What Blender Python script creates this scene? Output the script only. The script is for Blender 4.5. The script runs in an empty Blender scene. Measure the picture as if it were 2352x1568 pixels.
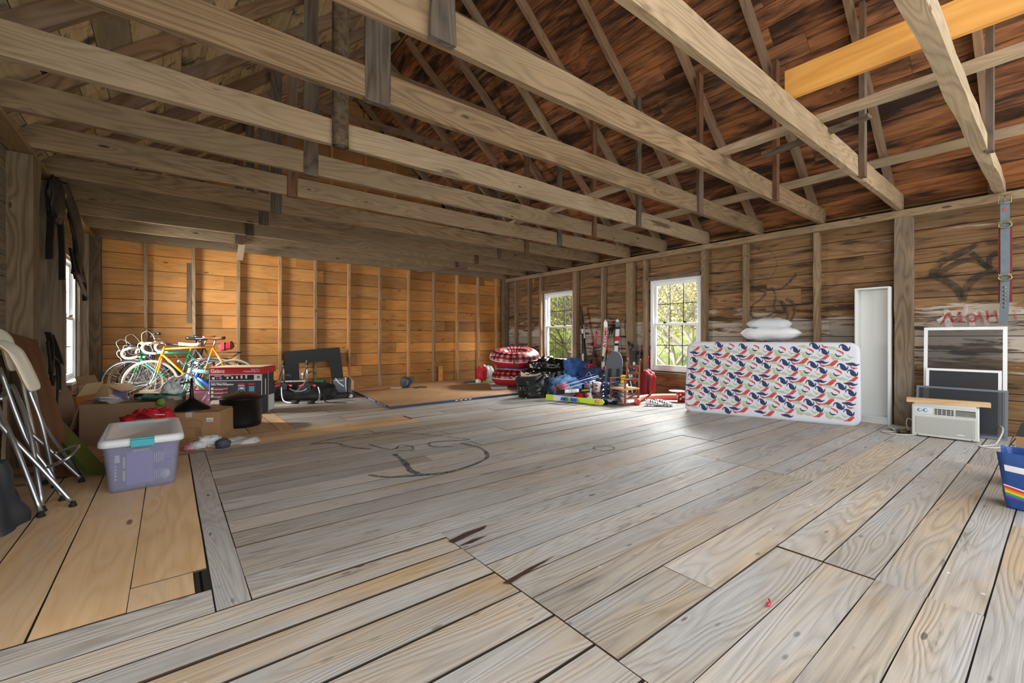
import bpy, bmesh, math, random
from mathutils import Vector, Matrix, Euler, noise
PI = math.pi
SC = bpy.context.scene
COL = SC.collection
# ---------------------------------------------------------------- camera, sky, exposure
cam = bpy.data.cameras.new('camera'); cam.sensor_width = 36.0; cam.lens = 1002.0/2352*36
cam.shift_y = -8.5/2352; cam.clip_start = 0.05; cam.clip_end = 300
camo = bpy.data.objects.new('camera', cam); COL.objects.link(camo)
camo.location = (0, 0, 1.05); camo.rotation_euler = (PI/2, 0, -math.atan(788/1002.0))
SC.camera = camo
SC.view_settings.view_transform = 'Standard'; SC.view_settings.look = 'None'
SC.view_settings.gamma = 1; SC.view_settings.use_curve_mapping = False
SC.view_settings.exposure = 1.22
world = bpy.data.worlds.new('sky'); SC.world = world; world.use_nodes = True
wt = world.node_tree; wt.nodes.clear()
bg = wt.nodes.new('ShaderNodeBackground'); wo = wt.nodes.new('ShaderNodeOutputWorld')
tc = wt.nodes.new('ShaderNodeTexCoord'); sx = wt.nodes.new('ShaderNodeSeparateXYZ'); rp = wt.nodes.new('ShaderNodeValToRGB')
wt.links.new(tc.outputs['Generated'], sx.inputs[0]); wt.links.new(sx.outputs['Z'], rp.inputs[0])
rp.color_ramp.elements[0].position = 0.0; rp.color_ramp.elements[0].color = (1.0, 0.985, 0.965, 1)
rp.color_ramp.elements[1].position = 0.7; rp.color_ramp.elements[1].color = (0.86, 0.92, 1.0, 1)
wt.links.new(rp.outputs[0], bg.inputs[0]); bg.inputs[1].default_value = 1.33
wt.links.new(bg.outputs[0], wo.inputs[0])
SC.cycles.max_bounces = 10; SC.cycles.diffuse_bounces = 6; SC.cycles.transparent_max_bounces = 12
SC.cycles.use_denoising = True
try: SC.cycles.caustics_reflective = False; SC.cycles.caustics_refractive = False
except Exception: pass

def area(name, loc, rot, sx_, sy_, power, color=(1, 1, 1)):
    l = bpy.data.lights.new(name, 'AREA'); l.shape = 'RECTANGLE'; l.size = sx_; l.size_y = sy_; l.energy = power; l.color = color
    o = bpy.data.objects.new(name, l); COL.objects.link(o); o.location = loc; o.rotation_euler = rot
# area lamps added outside the three windows to brighten the back of the loft
def aim(a, b_): return (Vector(b_)-Vector(a)).to_track_quat('-Z', 'Y').to_euler()
area('window_fill_lamp', (8.3, 4.3, 3.0), aim((8.3, 4.3, 3.0), (7.06, 4.3, 1.5)), 1.6, 1.3, 820, (.97, .98, 1.0))
area('window_fill_lamp', (8.3, 7.3, 3.0), aim((8.3, 7.3, 3.0), (7.06, 7.22, 1.5)), 1.6, 1.3, 820, (.97, .98, 1.0))
area('window_fill_lamp', (-2.1, 7.9, 1.7), aim((-2.1, 7.9, 1.7), (2, 7.9, 1.1)), 2.2, 2.0, 450, (1.0, .98, .95))
# low soft sun through the left window and an unseen opening added for bounce
sun = bpy.data.lights.new('sun', 'SUN'); sun.energy = 6.0; sun.angle = .12; sun.color = (1.0, .93, .82)
suno = bpy.data.objects.new('sun', sun); COL.objects.link(suno)
suno.rotation_euler = Vector((1.7, -1.5, -1.25)).to_track_quat('-Z', 'Y').to_euler()

# ---------------------------------------------------------------- helpers
def lin(h):
    if isinstance(h, tuple): return h[:3]
    h = h.lstrip('#'); c = [int(h[i:i+2], 16)/255 for i in (0, 2, 4)]
    return tuple(x/12.92 if x <= .04045 else ((x+.055)/1.055)**2.4 for x in c)

class NT:
    def __init__(s, mat):
        mat.use_nodes = True; s.t = mat.node_tree; s.t.nodes.clear()
        s.out = s.t.nodes.new('ShaderNodeOutputMaterial')
    def n(s, typ, ins=None, **props):
        nd = s.t.nodes.new('ShaderNode'+typ)
        for k, v in props.items(): setattr(nd, k, v)
        for k, v in (ins or {}).items(): s.set(nd.inputs[k], v)
        return nd
    def set(s, sock, v):
        if isinstance(v, bpy.types.NodeSocket): s.t.links.new(v, sock)
        else:
            if sock.type == 'RGBA' and len(v) == 3: v = (*v, 1)
            sock.default_value = v
    def noise(s, vec, scale=1.0, detail=2.0, rough=.5, dist=0.0):
        return s.n('TexNoise', {'Vector': vec, 'Scale': scale, 'Detail': detail, 'Roughness': rough, 'Distortion': dist}).outputs['Fac']
    def mul(s, vec, k): return s.n('VectorMath', {0: vec, 1: k}, operation='MULTIPLY').outputs[0]
    def m(s, op, a, b=0.0, c=None, clamp=False):
        i = {0: a, 1: b}
        if c is not None: i[2] = c
        return s.n('Math', i, operation=op, use_clamp=clamp).outputs[0]
    def mr(s, v, a, b, c=0.0, d=1.0):
        return s.n('MapRange', {0: v, 1: a, 2: b, 3: c, 4: d}).outputs[0]
    def mix(s, f, a, b, blend='MIX'):
        nd = s.n('Mix', data_type='RGBA', blend_type=blend)
        s.set(nd.inputs[0], f); s.set(nd.inputs[6], a); s.set(nd.inputs[7], b); return nd.outputs[2]
    def bsdf(s, ins): 
        b = s.n('BsdfPrincipled', ins); s.t.links.new(b.outputs[0], s.out.inputs[0]); return b
    def bump(s, h, st=.3, d=.01):
        return s.n('Bump', {'Height': h, 'Strength': st, 'Distance': d}).outputs[0]

def wood(name, light, dark, alt=None, stain=None, stain_amt=0.0, weather=None, weather_amt=0.0, knot=.075, rings=14.0,
         knotcol='#3a2415', rough=.75, fine=.5, bump=.35, extra=None, stain_s=(1.1, 9, 9), sharp=.12, contrast=1.0, kstr=1.0, wsc=(.7, 2.6, 2.6), lsc=.7):
    m = bpy.data.materials.new(name); t = NT(m)
    wc = t.n('Attribute', attribute_name='wc').outputs['Vector']
    tin = t.n('Attribute', attribute_name='tint').outputs['Color']
    sp = t.n('SeparateColor', {0: tin})
    low = t.noise(t.mul(wc, (lsc, 5.0, 5.0)), 1, 2, .4, .2)
    kd = t.n('TexVoronoi', {'Vector': t.mul(wc, (1.5, 5.2, 5.2)), 'Scale': 1.0}).outputs['Distance']
    kf = t.mr(kd, 0.0, .42, 1, 0); kf = t.m('POWER', kf, 2.5)
    v = t.m('ADD', t.m('MULTIPLY', low, rings), t.m('MULTIPLY', kf, 2.2*kstr))
    ring = t.m('MULTIPLY', t.m('PINGPONG', v, .5), 2.0)
    ring = t.m('POWER', ring, 1.6)
    fn = t.noise(t.mul(wc, (2.5, 95, 95)), 1, 3, .6)
    g = t.m('ADD', t.m('MULTIPLY', ring, 1-fine), t.m('MULTIPLY', fn, fine))
    gg = t.mr(g, .5-.42/contrast, .5+.42/contrast)
    big = t.noise(t.mul(wc, (.9, 1.6, 1.6)), 1, 2)
    base = t.mix(gg, lin(light), lin(dark))
    base = t.mix(sp.outputs[1], base, t.mix(gg, lin(alt or light), t.mix(.5, lin(alt or light), lin(dark))))
    if weather:
        w = t.mr(t.noise(t.mul(wc, wsc), 1, 4, .6), .62-weather_amt*.5, .75-weather_amt*.3)
        base = t.mix(t.m('MULTIPLY', w, .8), base, t.mix(gg, lin(weather), t.mix(.35, lin(weather), lin(dark))))
    if stain:
        sn = t.noise(t.mul(wc, stain_s), 1, 5, .62, .4)
        th = .72-stain_amt*.4
        sm = t.mr(sn, th, th+sharp)
        base = t.mix(t.m('MULTIPLY', sm, .88), base, lin(stain))
    km = t.mr(kd, knot*.75, knot, 1, 0)
    if knot > 0: base = t.mix(t.m('MULTIPLY', km, .85), base, lin(knotcol))
    if extra: base = extra(t, base, gg)
    br = t.m('MULTIPLY', t.m('MULTIPLY', sp.outputs[0], 2.0), t.mr(big, .3, .7, .86, 1.12))
    base = t.n('VectorMath', {0: base, 1: t.n('CombineXYZ', {0: br, 1: br, 2: br}).outputs[0]}, operation='MULTIPLY').outputs[0]
    rr = t.mr(fn, .2, .8, rough-.1, rough+.1)
    t.bsdf({'Base Color': base, 'Roughness': rr, 'Normal': t.bump(g, bump, .004), 'Specular IOR Level': .35})
    return m

def pm(name, color, rough=.5, metal=0.0, bump=0.0, bscale=40.0, var=0.0, alpha=1.0, trans=0.0, spec=.5, sheen=0.0, emis=None, coat=0.0, vs=6.0):
    m = bpy.data.materials.new(name); t = NT(m)
    c = lin(color); ins = {'Roughness': rough, 'Metallic': metal, 'Specular IOR Level': spec}
    oc = t.n('TexCoord').outputs['Object']
    if var:
        nz = t.noise(oc, vs, 3, .6)
        ins['Base Color'] = t.mix(t.mr(nz, .3, .7), tuple(x*(1-var) for x in c), tuple(min(1, x*(1+var)) for x in c))
    else: ins['Base Color'] = c
    if bump: ins['Normal'] = t.bump(t.noise(oc, bscale, 3, .6), bump, .01)
    if alpha < 1: ins['Alpha'] = alpha
    if trans: ins['Transmission Weight'] = trans
    if coat: ins['Coat Weight'] = coat; ins['Coat Roughness'] = .15
    if emis: ins['Emission Color'] = lin(emis); ins['Emission Strength'] = 1.0
    t.bsdf(ins); return m

def frame(d, up=Vector((0, 0, 1))):
    d = Vector(d).normalized(); up = Vector(up)
    s = d.cross(up)
    if s.length < 1e-4: s = d.cross(Vector((0, 1, 0)))
    s.normalize(); u = s.cross(d).normalized()
    return d, s, u

class MB:
    def __init__(s, seed=0): s.v = []; s.f = []; s.wc = []; s.tn = []; s.mi = []; s.sm = []; s.r = random.Random(seed)
    def add(s, vs, fs, wc=None, tn=None, mi=0, sm=False):
        o = len(s.v); s.v += [tuple(x) for x in vs]
        s.wc += [tuple(x) for x in (wc or vs)]
        s.tn += [tn or (.5, 0, 0)]*len(vs)
        for f in fs: s.f.append([o+i for i in f]); s.mi.append(mi); s.sm.append(sm)
        return s
    def beam(s, p0, p1, w, h, up=(0, 0, 1), tn=None, seg=1, jit=0.0, mi=0, w1=None, h1=None, off=None, side=None):
        """box from p0 to p1, w across, h along up; p0, p1 on the centre line"""
        p0 = Vector(p0); p1 = Vector(p1); d, sd, u = frame(p1-p0, up); L = (p1-p0).length
        w1 = w if w1 is None else w1; h1 = h if h1 is None else h1
        r = s.r; o = off or (r.uniform(0, 90), r.uniform(0, 90), r.uniform(0, 90)); vs = []; wc = []
        for i in range(seg+1):
            k = i/seg; ww = w+(w1-w)*k; hh = h+(h1-h)*k; c = p0+(p1-p0)*k
            for a, b in ((-1, -1), (1, -1), (1, 1), (-1, 1)):
                ja = r.uniform(-jit, jit); jb = r.uniform(-jit, jit)
                vs.append(c+sd*(a*ww/2+ja)+u*(b*hh/2+jb)); wc.append((o[0]+L*k, o[1]+a*ww/2+ja, o[2]+b*hh/2+jb))
        fs = [[3, 2, 1, 0], [4*seg+j for j in range(4)]]
        for i in range(seg):
            for j in range(4): a = 4*i+j; b = 4*i+(j+1) % 4; fs.append([a, b, b+4, a+4])
        s.add(vs, fs, wc, tn, mi)
        if side is not None:
            k0 = len(s.mi)-len(fs)
            for q in range(len(fs)):
                if q < 2 or (q-2) % 4 in (1, 3): s.mi[k0+q] = side
        return s
    def box(s, c, size, rot=None, tn=None, mi=0, axis=0):
        c = Vector(c); hx, hy, hz = (x/2 for x in size); o = Vector([s.r.uniform(0, 90) for _ in range(3)]); vs = []; wc = []
        R = rot if isinstance(rot, Matrix) else (Euler(rot).to_matrix() if rot else Matrix.Identity(3))
        for z in (-hz, hz):
            for x, y in ((-hx, -hy), (hx, -hy), (hx, hy), (-hx, hy)):
                l = Vector((x, y, z)); vs.append(c+R@l); q = [l[axis], l[(axis+1) % 3], l[(axis+2) % 3]]; wc.append(o+Vector(q))
        return s.add(vs, [[3, 2, 1, 0], [4, 5, 6, 7], [0, 1, 5, 4], [1, 2, 6, 5], [2, 3, 7, 6], [3, 0, 4, 7]], wc, tn, mi)
    def tube(s, pts, r, n=8, closed=False, mi=0, cap=True, flat=None):
        pts = [Vector(p) for p in pts]; m = len(pts); vs = []; prev = None
        for i, p in enumerate(pts):
            if closed: d = pts[(i+1) % m]-pts[i-1]
            else: d = pts[min(i+1, m-1)]-pts[max(i-1, 0)]
            if d.length < 1e-9: d = Vector((0, 0, 1))
            d.normalize()
            if prev is None:
                a = Vector((0, 0, 1)) if abs(d.z) < .9 else Vector((1, 0, 0)); u = d.cross(a).normalized()
            else: u = prev-d*prev.dot(d); u = u.normalized() if u.length > 1e-6 else d.orthogonal().normalized()
            prev = u; w = d.cross(u); rr = r[i] if isinstance(r, (list, tuple)) else r
            for k in range(n):
                a = 2*PI*k/n; vs.append(p+u*(math.cos(a)*rr)+w*(math.sin(a)*rr*(flat or 1)))
        fs = []
        for i in range(m if closed else m-1):
            for k in range(n):
                a = i*n+k; b = i*n+(k+1) % n; c = ((i+1) % m)*n+(k+1) % n; e = ((i+1) % m)*n+k; fs.append([a, b, c, e])
        if cap and not closed: fs += [list(range(n))[::-1], [(m-1)*n+k for k in range(n)]]
        return s.add(vs, fs, None, None, mi, True)
    def lathe(s, prof, c=(0, 0, 0), n=24, M=None, mi=0, sm=True):
        c = Vector(c); vs = []; M = M or Matrix.Identity(3)
        for r, z in prof:
            for k in range(n): a = 2*PI*k/n; vs.append(c+M@Vector((r*math.cos(a), r*math.sin(a), z)))
        fs = []
        for i in range(len(prof)-1):
            for k in range(n): a = i*n+k; b = i*n+(k+1) % n; fs.append([a, b, b+n, a+n])
        if prof[0][0] > 1e-6: fs.append(list(range(n))[::-1])
        if prof[-1][0] > 1e-6: fs.append([(len(prof)-1)*n+k for k in range(n)])
        return s.add(vs, fs, None, None, mi, sm)
    def grid(s, fn, nu, nv, cu=False, cv=False, mi=0, sm=True, wc=None):
        vs = [Vector(fn(i/(nu if cu else nu-1), j/(nv if cv else nv-1))) for i in range(nu) for j in range(nv)]; fs = []
        w = [wc(i/(nu-1), j/(nv-1)) for i in range(nu) for j in range(nv)] if wc else None
        for i in range(nu if cu else nu-1):
            for j in range(nv if cv else nv-1):
                a = i*nv+j; b = i*nv+(j+1) % nv; c = ((i+1) % nu)*nv+(j+1) % nv; d = ((i+1) % nu)*nv+j; fs.append([a, d, c, b])
        return s.add(vs, fs, w, None, mi, sm)
    def blob(s, c, r, amp=.12, fr=3.0, seed=0, n=20, sq=1.0, flat=True, mi=0, M=None, crease=0.0):
        c = Vector(c); M = M or Matrix.Identity(3); sd = Vector((seed*7.1, seed*3.3, seed*1.7))
        def fn(u, v):
            th = 2*PI*u; ph = PI*(v-.5)
            def pw(x): return math.copysign(abs(x)**sq, x)
            d = Vector((pw(math.cos(ph))*pw(math.cos(th)), pw(math.cos(ph))*pw(math.sin(th)), pw(math.sin(ph))))
            k = 1+amp*noise.noise(d*fr+sd)*2+amp*.5*noise.noise(d*fr*2.7+sd)
            if crease: k += crease*(abs(noise.noise(d*fr*1.6+sd*2))-.25)
            p = Vector((d.x*r[0]*k, d.y*r[1]*k, d.z*r[2]*k))
            if flat and p.z < -r[2]*.72: p.z = -r[2]*.72
            return c+M@p
        return s.grid(fn, n*2, n, cu=True, mi=mi)
    def prism(s, pts, a, b, c, th, mi=0, sm=False):
        """2D outline pts placed at a + x*b + y*c, thickened th along b x c"""
        a = Vector(a); b = Vector(b); c = Vector(c); nn = b.cross(c).normalized()*th; n = len(pts)
        vs = [a+b*x+c*y for x, y in pts]; vs += [v+nn for v in vs]
        fs = [list(range(n))[::-1], [n+i for i in range(n)]]+[[i, (i+1) % n, n+(i+1) % n, n+i] for i in range(n)]
        return s.add(vs, fs, None, None, mi, sm)
    def ribbon(s, pts, w, up=(0, 0, 1), th=.003, mi=0):
        """flat strap through pts; w lies along up"""
        pts = [Vector(p) for p in pts]; up = Vector(up).normalized(); vs = []
        for i, p in enumerate(pts):
            d = (pts[min(i+1, len(pts)-1)]-pts[max(i-1, 0)]).normalized(); a = (up-d*up.dot(d)); a = a.normalized() if a.length > 1e-4 else d.orthogonal(); nn = d.cross(a)
            ww = w[i] if isinstance(w, (list, tuple)) else w
            for q, t in ((-1, -1), (1, -1), (1, 1), (-1, 1)): vs.append(p+a*(q*ww/2)+nn*(t*th/2))
        m = len(pts); fs = [[3, 2, 1, 0], [4*(m-1)+j for j in range(4)]]
        for i in range(m-1):
            for j in range(4): a = 4*i+j; b = 4*i+(j+1) % 4; fs.append([a, b, b+4, a+4])
        return s.add(vs, fs, None, None, mi, False)
    def build(s, name, mat, parent=None, ws=False, bevel=0.0, sub=0, label=None, smooth=None):
        me = bpy.data.meshes.new(name); off = Vector(parent.location) if (ws and parent) else Vector((0, 0, 0))
        me.from_pydata([tuple(Vector(v)-off) for v in s.v], [], s.f)
        a = me.attributes.new('wc', 'FLOAT_VECTOR', 'POINT'); a.data.foreach_set('vector', [x for w in s.wc for x in w])
        a = me.attributes.new('tint', 'FLOAT_COLOR', 'POINT'); a.data.foreach_set('color', [x for w in s.tn for x in (*w, 1)])
        for i, mt in enumerate(mat if isinstance(mat, (list, tuple)) else [mat]): me.materials.append(mt)
        me.polygons.foreach_set('material_index', s.mi)
        me.polygons.foreach_set('use_smooth', s.sm if smooth is None else [smooth]*len(s.f)); me.update()
        o = bpy.data.objects.new(name, me); COL.objects.link(o)
        if parent: o.parent = parent
        if bevel:
            b = o.modifiers.new('b', 'BEVEL'); b.width = bevel; b.segments = 2; b.limit_method = 'ANGLE'; b.angle_limit = .7
        if sub: q = o.modifiers.new('s', 'SUBSURF'); q.levels = sub; q.render_levels = sub
        if label: o['label'] = label
        return o

def tag(o, label, cat, group=None):
    o['label'] = label; o['category'] = cat
    if group: o['group'] = group
    return o
def thing(name, label, cat, loc=(0, 0, 0), rz=0.0, group=None, rot=None):
    o = bpy.data.objects.new(name, None); COL.objects.link(o); o.location = loc; o.rotation_euler = rot or (0, 0, rz)
    o.empty_display_size = .1
    return tag(o, label, cat, group)
def struct(o, stuff=False): o['kind'] = 'structure'; return o
def dup(root, loc=None, rot=None, label=None, parent=None):
    r = root.copy(); COL.objects.link(r)
    if parent is not None: r.parent = parent
    if loc is not None: r.location = loc
    if rot is not None: r.rotation_euler = rot
    if label: r['label'] = label
    for ch in root.children: dup(ch, parent=r)
    return r
def text(name, s, size, mat, parent, loc, rot, ext=.001, sx=1.0, align='LEFT', bold=0.0, shear=0.0):
    c = bpy.data.curves.new(name, 'FONT'); c.body = s; c.size = size; c.extrude = ext; c.align_x = align; c.offset = bold; c.shear = shear; c.resolution_u = 3
    t = bpy.data.objects.new(name, c); COL.objects.link(t); dg = bpy.context.evaluated_depsgraph_get()
    me = bpy.data.meshes.new_from_object(t.evaluated_get(dg)); bpy.data.objects.remove(t); me.materials.clear(); me.materials.append(mat)
    o = bpy.data.objects.new(name, me); COL.objects.link(o); o.parent = parent; o.location = loc; o.rotation_euler = rot; o.scale = (sx, 1, 1)
    return o
def arc(c, r, a0, a1, n, ax=(1, 0, 0), ay=(0, 0, 1)):
    c = Vector(c); ax = Vector(ax); ay = Vector(ay)
    return [c+ax*(r*math.cos(a0+(a1-a0)*i/n))+ay*(r*math.sin(a0+(a1-a0)*i/n)) for i in range(n+1)]
def spline(pts, n=8, closed=False):
    P = [Vector(p) for p in pts]; m = len(P); out = []
    for i in range(m if closed else m-1):
        if closed: a, b, c, d = P[i-1], P[i], P[(i+1) % m], P[(i+2) % m]
        else: a, b, c, d = P[max(i-1, 0)], P[i], P[i+1], P[min(i+2, m-1)]
        for k in range(n):
            t = k/n; out.append(.5*((2*b)+(c-a)*t+(2*a-5*b+4*c-d)*t*t+(3*b-a-3*c+d)*t**3))
    if not closed: out.append(P[-1])
    return out
ORD = ['', 'first', 'second', 'third', 'fourth', 'fifth', 'sixth', 'seventh', 'eighth', 'ninth', 'tenth', 'eleventh', 'twelfth', 'thirteenth', 'fourteenth']
# ---------------------------------------------------------------- shell materials
M = {}
def floormarks(t, base, gg):
    oc = t.n('TexCoord').outputs['Object']; wc = t.n('Attribute', attribute_name='wc').outputs['Vector']
    sp = t.n('TexVoronoi', {'Vector': t.mul(wc, (6, 16, 16)), 'Scale': 1.0}); r = t.n('SeparateColor', {0: sp.outputs['Color']}).outputs[0]
    k = t.m('MULTIPLY', t.mr(sp.outputs['Distance'], .09, .17, 1, 0), t.mr(r, .55, .75))
    base = t.mix(t.m('MULTIPLY', k, .6), base, lin('#56514c'))
    sm = t.mr(t.noise(t.mul(oc, (1.1, 2.6, 1)), 1, 5, .65, .5), .57, .74)
    base = t.mix(t.m('MULTIPLY', sm, .45), base, lin('#8a8883'))
    wh = t.n('TexVoronoi', {'Vector': t.mul(oc, (9, 9, 9)), 'Scale': 1.0}); r2 = t.n('SeparateColor', {0: wh.outputs['Color']}).outputs[1]
    k2 = t.m('MULTIPLY', t.mr(wh.outputs['Distance'], .05, .09, 1, 0), t.mr(r2, .86, .9))
    return t.mix(t.m('MULTIPLY', k2, .8), base, lin('#e2e0dc'))
M['floor'] = wood('old_floor_boards', '#c5beb3', '#82786d', alt='#c8a77a', stain='#5d5852', stain_amt=.24, weather='#b6b6b4', weather_amt=.5, knot=.055, rings=26, lsc=.4, fine=.6, rough=.5, stain_s=(2.2, 12, 12), knotcol='#5a524a', bump=.6, contrast=1.1, extra=floormarks)
M['newfloor'] = wood('new_floor_boards', '#e0c096', '#c29a6a', alt='#c6a47c', stain='#6f4e31', stain_amt=.12, weather='#cdb499', weather_amt=.2, knot=.075, rings=9, rough=.6, knotcol='#6b4228', stain_s=(1.5, 7, 7), contrast=.8)
M['pine'] = wood('orange_pine_sheathing', '#e6aa62', '#b97830', alt='#8a6a48', stain='#5c3215', stain_amt=.26, weather='#d98f42', weather_amt=.3, knot=.07, rings=8, rough=.6, knotcol='#6a2f10', stain_s=(1.3, 8, 8), contrast=.75)
M['beam'] = wood('old_beam_timber', '#a08360', '#644b33', alt='#a5937a', stain='#4a3623', stain_amt=.26, weather='#8e7a5e', weather_amt=.35, knot=.07, rings=18, lsc=.5, rough=.8)
M['dbeam'] = wood('weathered_hanger_board', '#5e5447', '#2c2620', alt='#6b4226', stain='#1d1a16', stain_amt=.25, weather='#6a665d', weather_amt=.25, knot=.05, rings=10, rough=.85)
M['bark'] = pm('tree_bark', '#5a4a38', .95, bump=1.0, bscale=30, var=.5, vs=25)
M['rafter'] = wood('rafter_timber', '#987a5a', '#604832', alt='#83624a', stain='#33261b', stain_amt=.2, weather='#8a7a66', weather_amt=.25, knot=.06, rings=10, rough=.8)
M['roofL'] = wood('pale_roof_sheathing', '#e2cba4', '#b09468', alt='#c2ab86', stain='#17130f', stain_amt=.42, weather='#9b8f7c', weather_amt=.3, knot=.05, rings=8, rough=.85, stain_s=(5, 5, 5))
M['roofR'] = wood('stained_roof_sheathing', '#a86b40', '#61391f', alt='#86603f', stain='#120f0d', stain_amt=.72, weather='#a8693a', weather_amt=.2, knot=.05, rings=9, rough=.85, stain_s=(.9, 6.5, 6.5), sharp=.16)
def wallstain(t, base, gg):
    oc = t.n('TexCoord').outputs['Object']; z = t.n('SeparateXYZ', {0: oc}).outputs[2]
    wn = t.noise(t.mul(oc, (1, 1.1, 9)), 1, 5, .65, .3)
    band = t.m('SUBTRACT', 1.0, t.m('ABSOLUTE', t.m('DIVIDE', t.m('SUBTRACT', z, 1.05), .62)), clamp=True)
    w = t.mr(t.m('ADD', wn, t.m('MULTIPLY', band, .30)), .655, .72)
    dk = t.mr(t.m('ADD', t.noise(t.mul(oc, (1, .9, 8)), 1.7, 5, .6, .3), t.m('MULTIPLY', band, .18)), .555, .66)
    base = t.mix(t.m('MULTIPLY', dk, .8), base, lin('#2a1d15'))
    return t.mix(t.m('MULTIPLY', w, .75), base, lin('#b5aa9c'))
M['wallR'] = wood('brown_wall_boards', '#9a7550', '#5d412b', alt='#7d6038', stain='#261a11', stain_amt=.34, weather='#7d6547', weather_amt=.3, knot=.06, rings=9, rough=.8, extra=wallstain)
M['wallL'] = wood('grey_wall_boards', '#92806c', '#5f5041', alt='#7d6c58', stain='#332a22', stain_amt=.2, weather='#8a7f72', weather_amt=.3, knot=.05, rings=9, rough=.85)
M['post'] = wood('grey_brown_post', '#86725c', '#4f4132', alt='#76644c', stain='#2b2119', stain_amt=.22, weather='#807567', weather_amt=.3, knot=.05, rings=12, rough=.85)
M['yellow'] = wood('yellow_pine_plank', '#dca456', '#b97b33', alt='#d09648', knot=.05, rings=6, rough=.6, contrast=.7)
M['ply'] = wood('plywood_sheet', '#bb9368', '#94693f', alt='#b28a60', stain='#5f4126', stain_amt=.12, weather='#a98660', weather_amt=.3, knot=.0, rings=10, rough=.7, stain_s=(1.5, 4, 4))
M['gap'] = pm('dark_gap', '#1c150f', .95)
M['gapb'] = pm('dark_brown_board_edge', '#453322', .95)  # dark brown set on the side and end faces of the floor boards
M['white'] = pm('white_paint', '#e9ebec', .35)
M['whitevinyl'] = pm('window_vinyl', '#dfe2e3', .35)
M['muntin'] = pm('dark_muntin', '#2c3026', .5)
g = bpy.data.materials.new('window_glass'); t = NT(g)
fr = t.n('Fresnel', {'IOR': 1.45}); mixs = t.n('MixShader', {0: t.m('MULTIPLY', fr.outputs[0], .6), 1: t.n('BsdfTransparent', {0: (.97, .98, .98)}).outputs[0], 2: t.n('BsdfGlossy', {'Roughness': .02}).outputs[0]})
t.t.links.new(mixs.outputs[0], t.out.inputs[0]); M['glass'] = g

XR, XL, YB, PZ = 7.06, -1.02, 9.3, 2.59
RID = 3.06
def roofz(x): return 2.64+.87*((6.95-x) if x > RID else (x+.83))
R_ = random.Random(5)
# ---------------------------------------------------------------- floor (one object, boards are its surface pattern)
fl = MB(1)
def fboard(x0, x1, y0, y1, along, warm, br=None, mi=0, dz=None, g=None):
    g = R_.uniform(.0015, .0055) if g is None else g
    dz = R_.uniform(-.002, .002) if dz is None else dz
    tn = (br or R_.uniform(.42, .54), warm, R_.random())
    if along == 'x': fl.beam((x0+g/2, (y0+y1)/2, -.015+dz), (x1-g/2, (y0+y1)/2, -.015+dz), (y1-y0)-g*1.7, .03, tn=tn, seg=max(1, int((x1-x0)/.35)), jit=.0012, mi=mi, side=3)
    else: fl.beam(((x0+x1)/2, y0+g/2, -.015+dz), ((x0+x1)/2, y1-g/2, -.015+dz), (x1-x0)-g*1.7, .03, tn=tn, seg=max(1, int((y1-y0)/.4)), jit=.0012, mi=mi, side=3)
rowsR = [-1.5, -1.25, -1.0, -.75, -.55, -.38, -.2, 0, .19, .35, .515, .705, .904, 1.15, 1.331, 1.49, 1.66, 1.849, 2.08, 2.241, 2.571, 2.77, 2.958, 3.139, 3.349]
while rowsR[-1] < 9.25: rowsR.append(rowsR[-1]+R_.uniform(.14, .22))
rowsR = sorted([q for q in rowsR if abs(q-4.97) > .07 and abs(q-5.52) > .07]+[4.97, 5.52])
jo = [1.15, 1.785, 2.41, 3.02, 3.71, 4.35, 5.23, 5.7, 6.34, 7.1]
pat = [[1.15, 3.71, 7.1], [1.15, 3.71, 5.23, 7.1], [1.15, 2.41, 5.23, 7.1], [1.15, 1.785, 5.7, 7.1], [1.15, 3.02, 7.1], [1.15, 3.71, 6.34, 7.1], [1.15, 4.35, 7.1]]
for i in range(len(rowsR)-1):
    y0, y1 = rowsR[i], rowsR[i+1]
    ym = (y0+y1)/2
    p = pat[3] if .9 < ym < 1.15 else pat[2] if .2 < ym < .9 else pat[0] if 1.15 < ym < 2.1 else R_.choice(pat)
    if 2.1 < ym < 4.97: p = R_.choice([[.262, 3.71, 7.1], [.262, 1.785, 5.23, 7.1], [.262, 2.41, 6.34, 7.1], [.262, 3.02, 5.7, 7.1], [.262, 4.35, 7.1]])
    for a, b in zip(p, p[1:]):
        if 4.97 < ym < 5.52: 
            if b <= 2.5: continue
            a = max(a, 2.49)
        fboard(a, b, y0, y1, 'x', max(0, min(1, R_.gauss(.12, .14)+(.35 if ym < 1.6 and a < 3 else 0))), dz=-.003 if .7 < ym < .9 and a < 2 else None)
rowsL = [1.0, 1.2, 1.40, 1.587, 1.742, 1.869, 2.02]; lo = 1.0
while lo > -1.3: lo -= R_.uniform(.16, .24); rowsL.insert(0, lo)
for a, b in zip(rowsL, rowsL[1:]): fboard(-1.05, 1.15, a, b, 'x', R_.uniform(.55, .95), g=.007)
fboard(.262, 1.15, 2.02, 2.08, 'x', .1, .5)
fboard(-1.05, .14, 2.02, 2.215, 'x', .05, .5)
fboard(.142, .262, 2.02, 4.9, 'y', 0, .48)
for a, b in ((-1.05, -.62), (-.62, -.39), (-.39, -.126), (-.126, .137)):
    fboard(a, b, 2.22, 4.88, 'y', R_.random()*.5, R_.uniform(.48, .54), mi=1) if b < .1 else fboard(a, b, 2.42, 4.88, 'y', .2, .52, mi=1)
fboard(-.126, .085, 2.22, 2.42, 'y', .2, .52, mi=1, g=.0)
fl.box((.11, 2.32, -.02), (.01, .2, .03), mi=2)
fboard(-1.05, 2.49, 4.975, 5.25, 'x', .1, .5, mi=1); fboard(-1.05, 2.46, 5.25, 5.52, 'x', .4, .48, mi=1)
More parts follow.
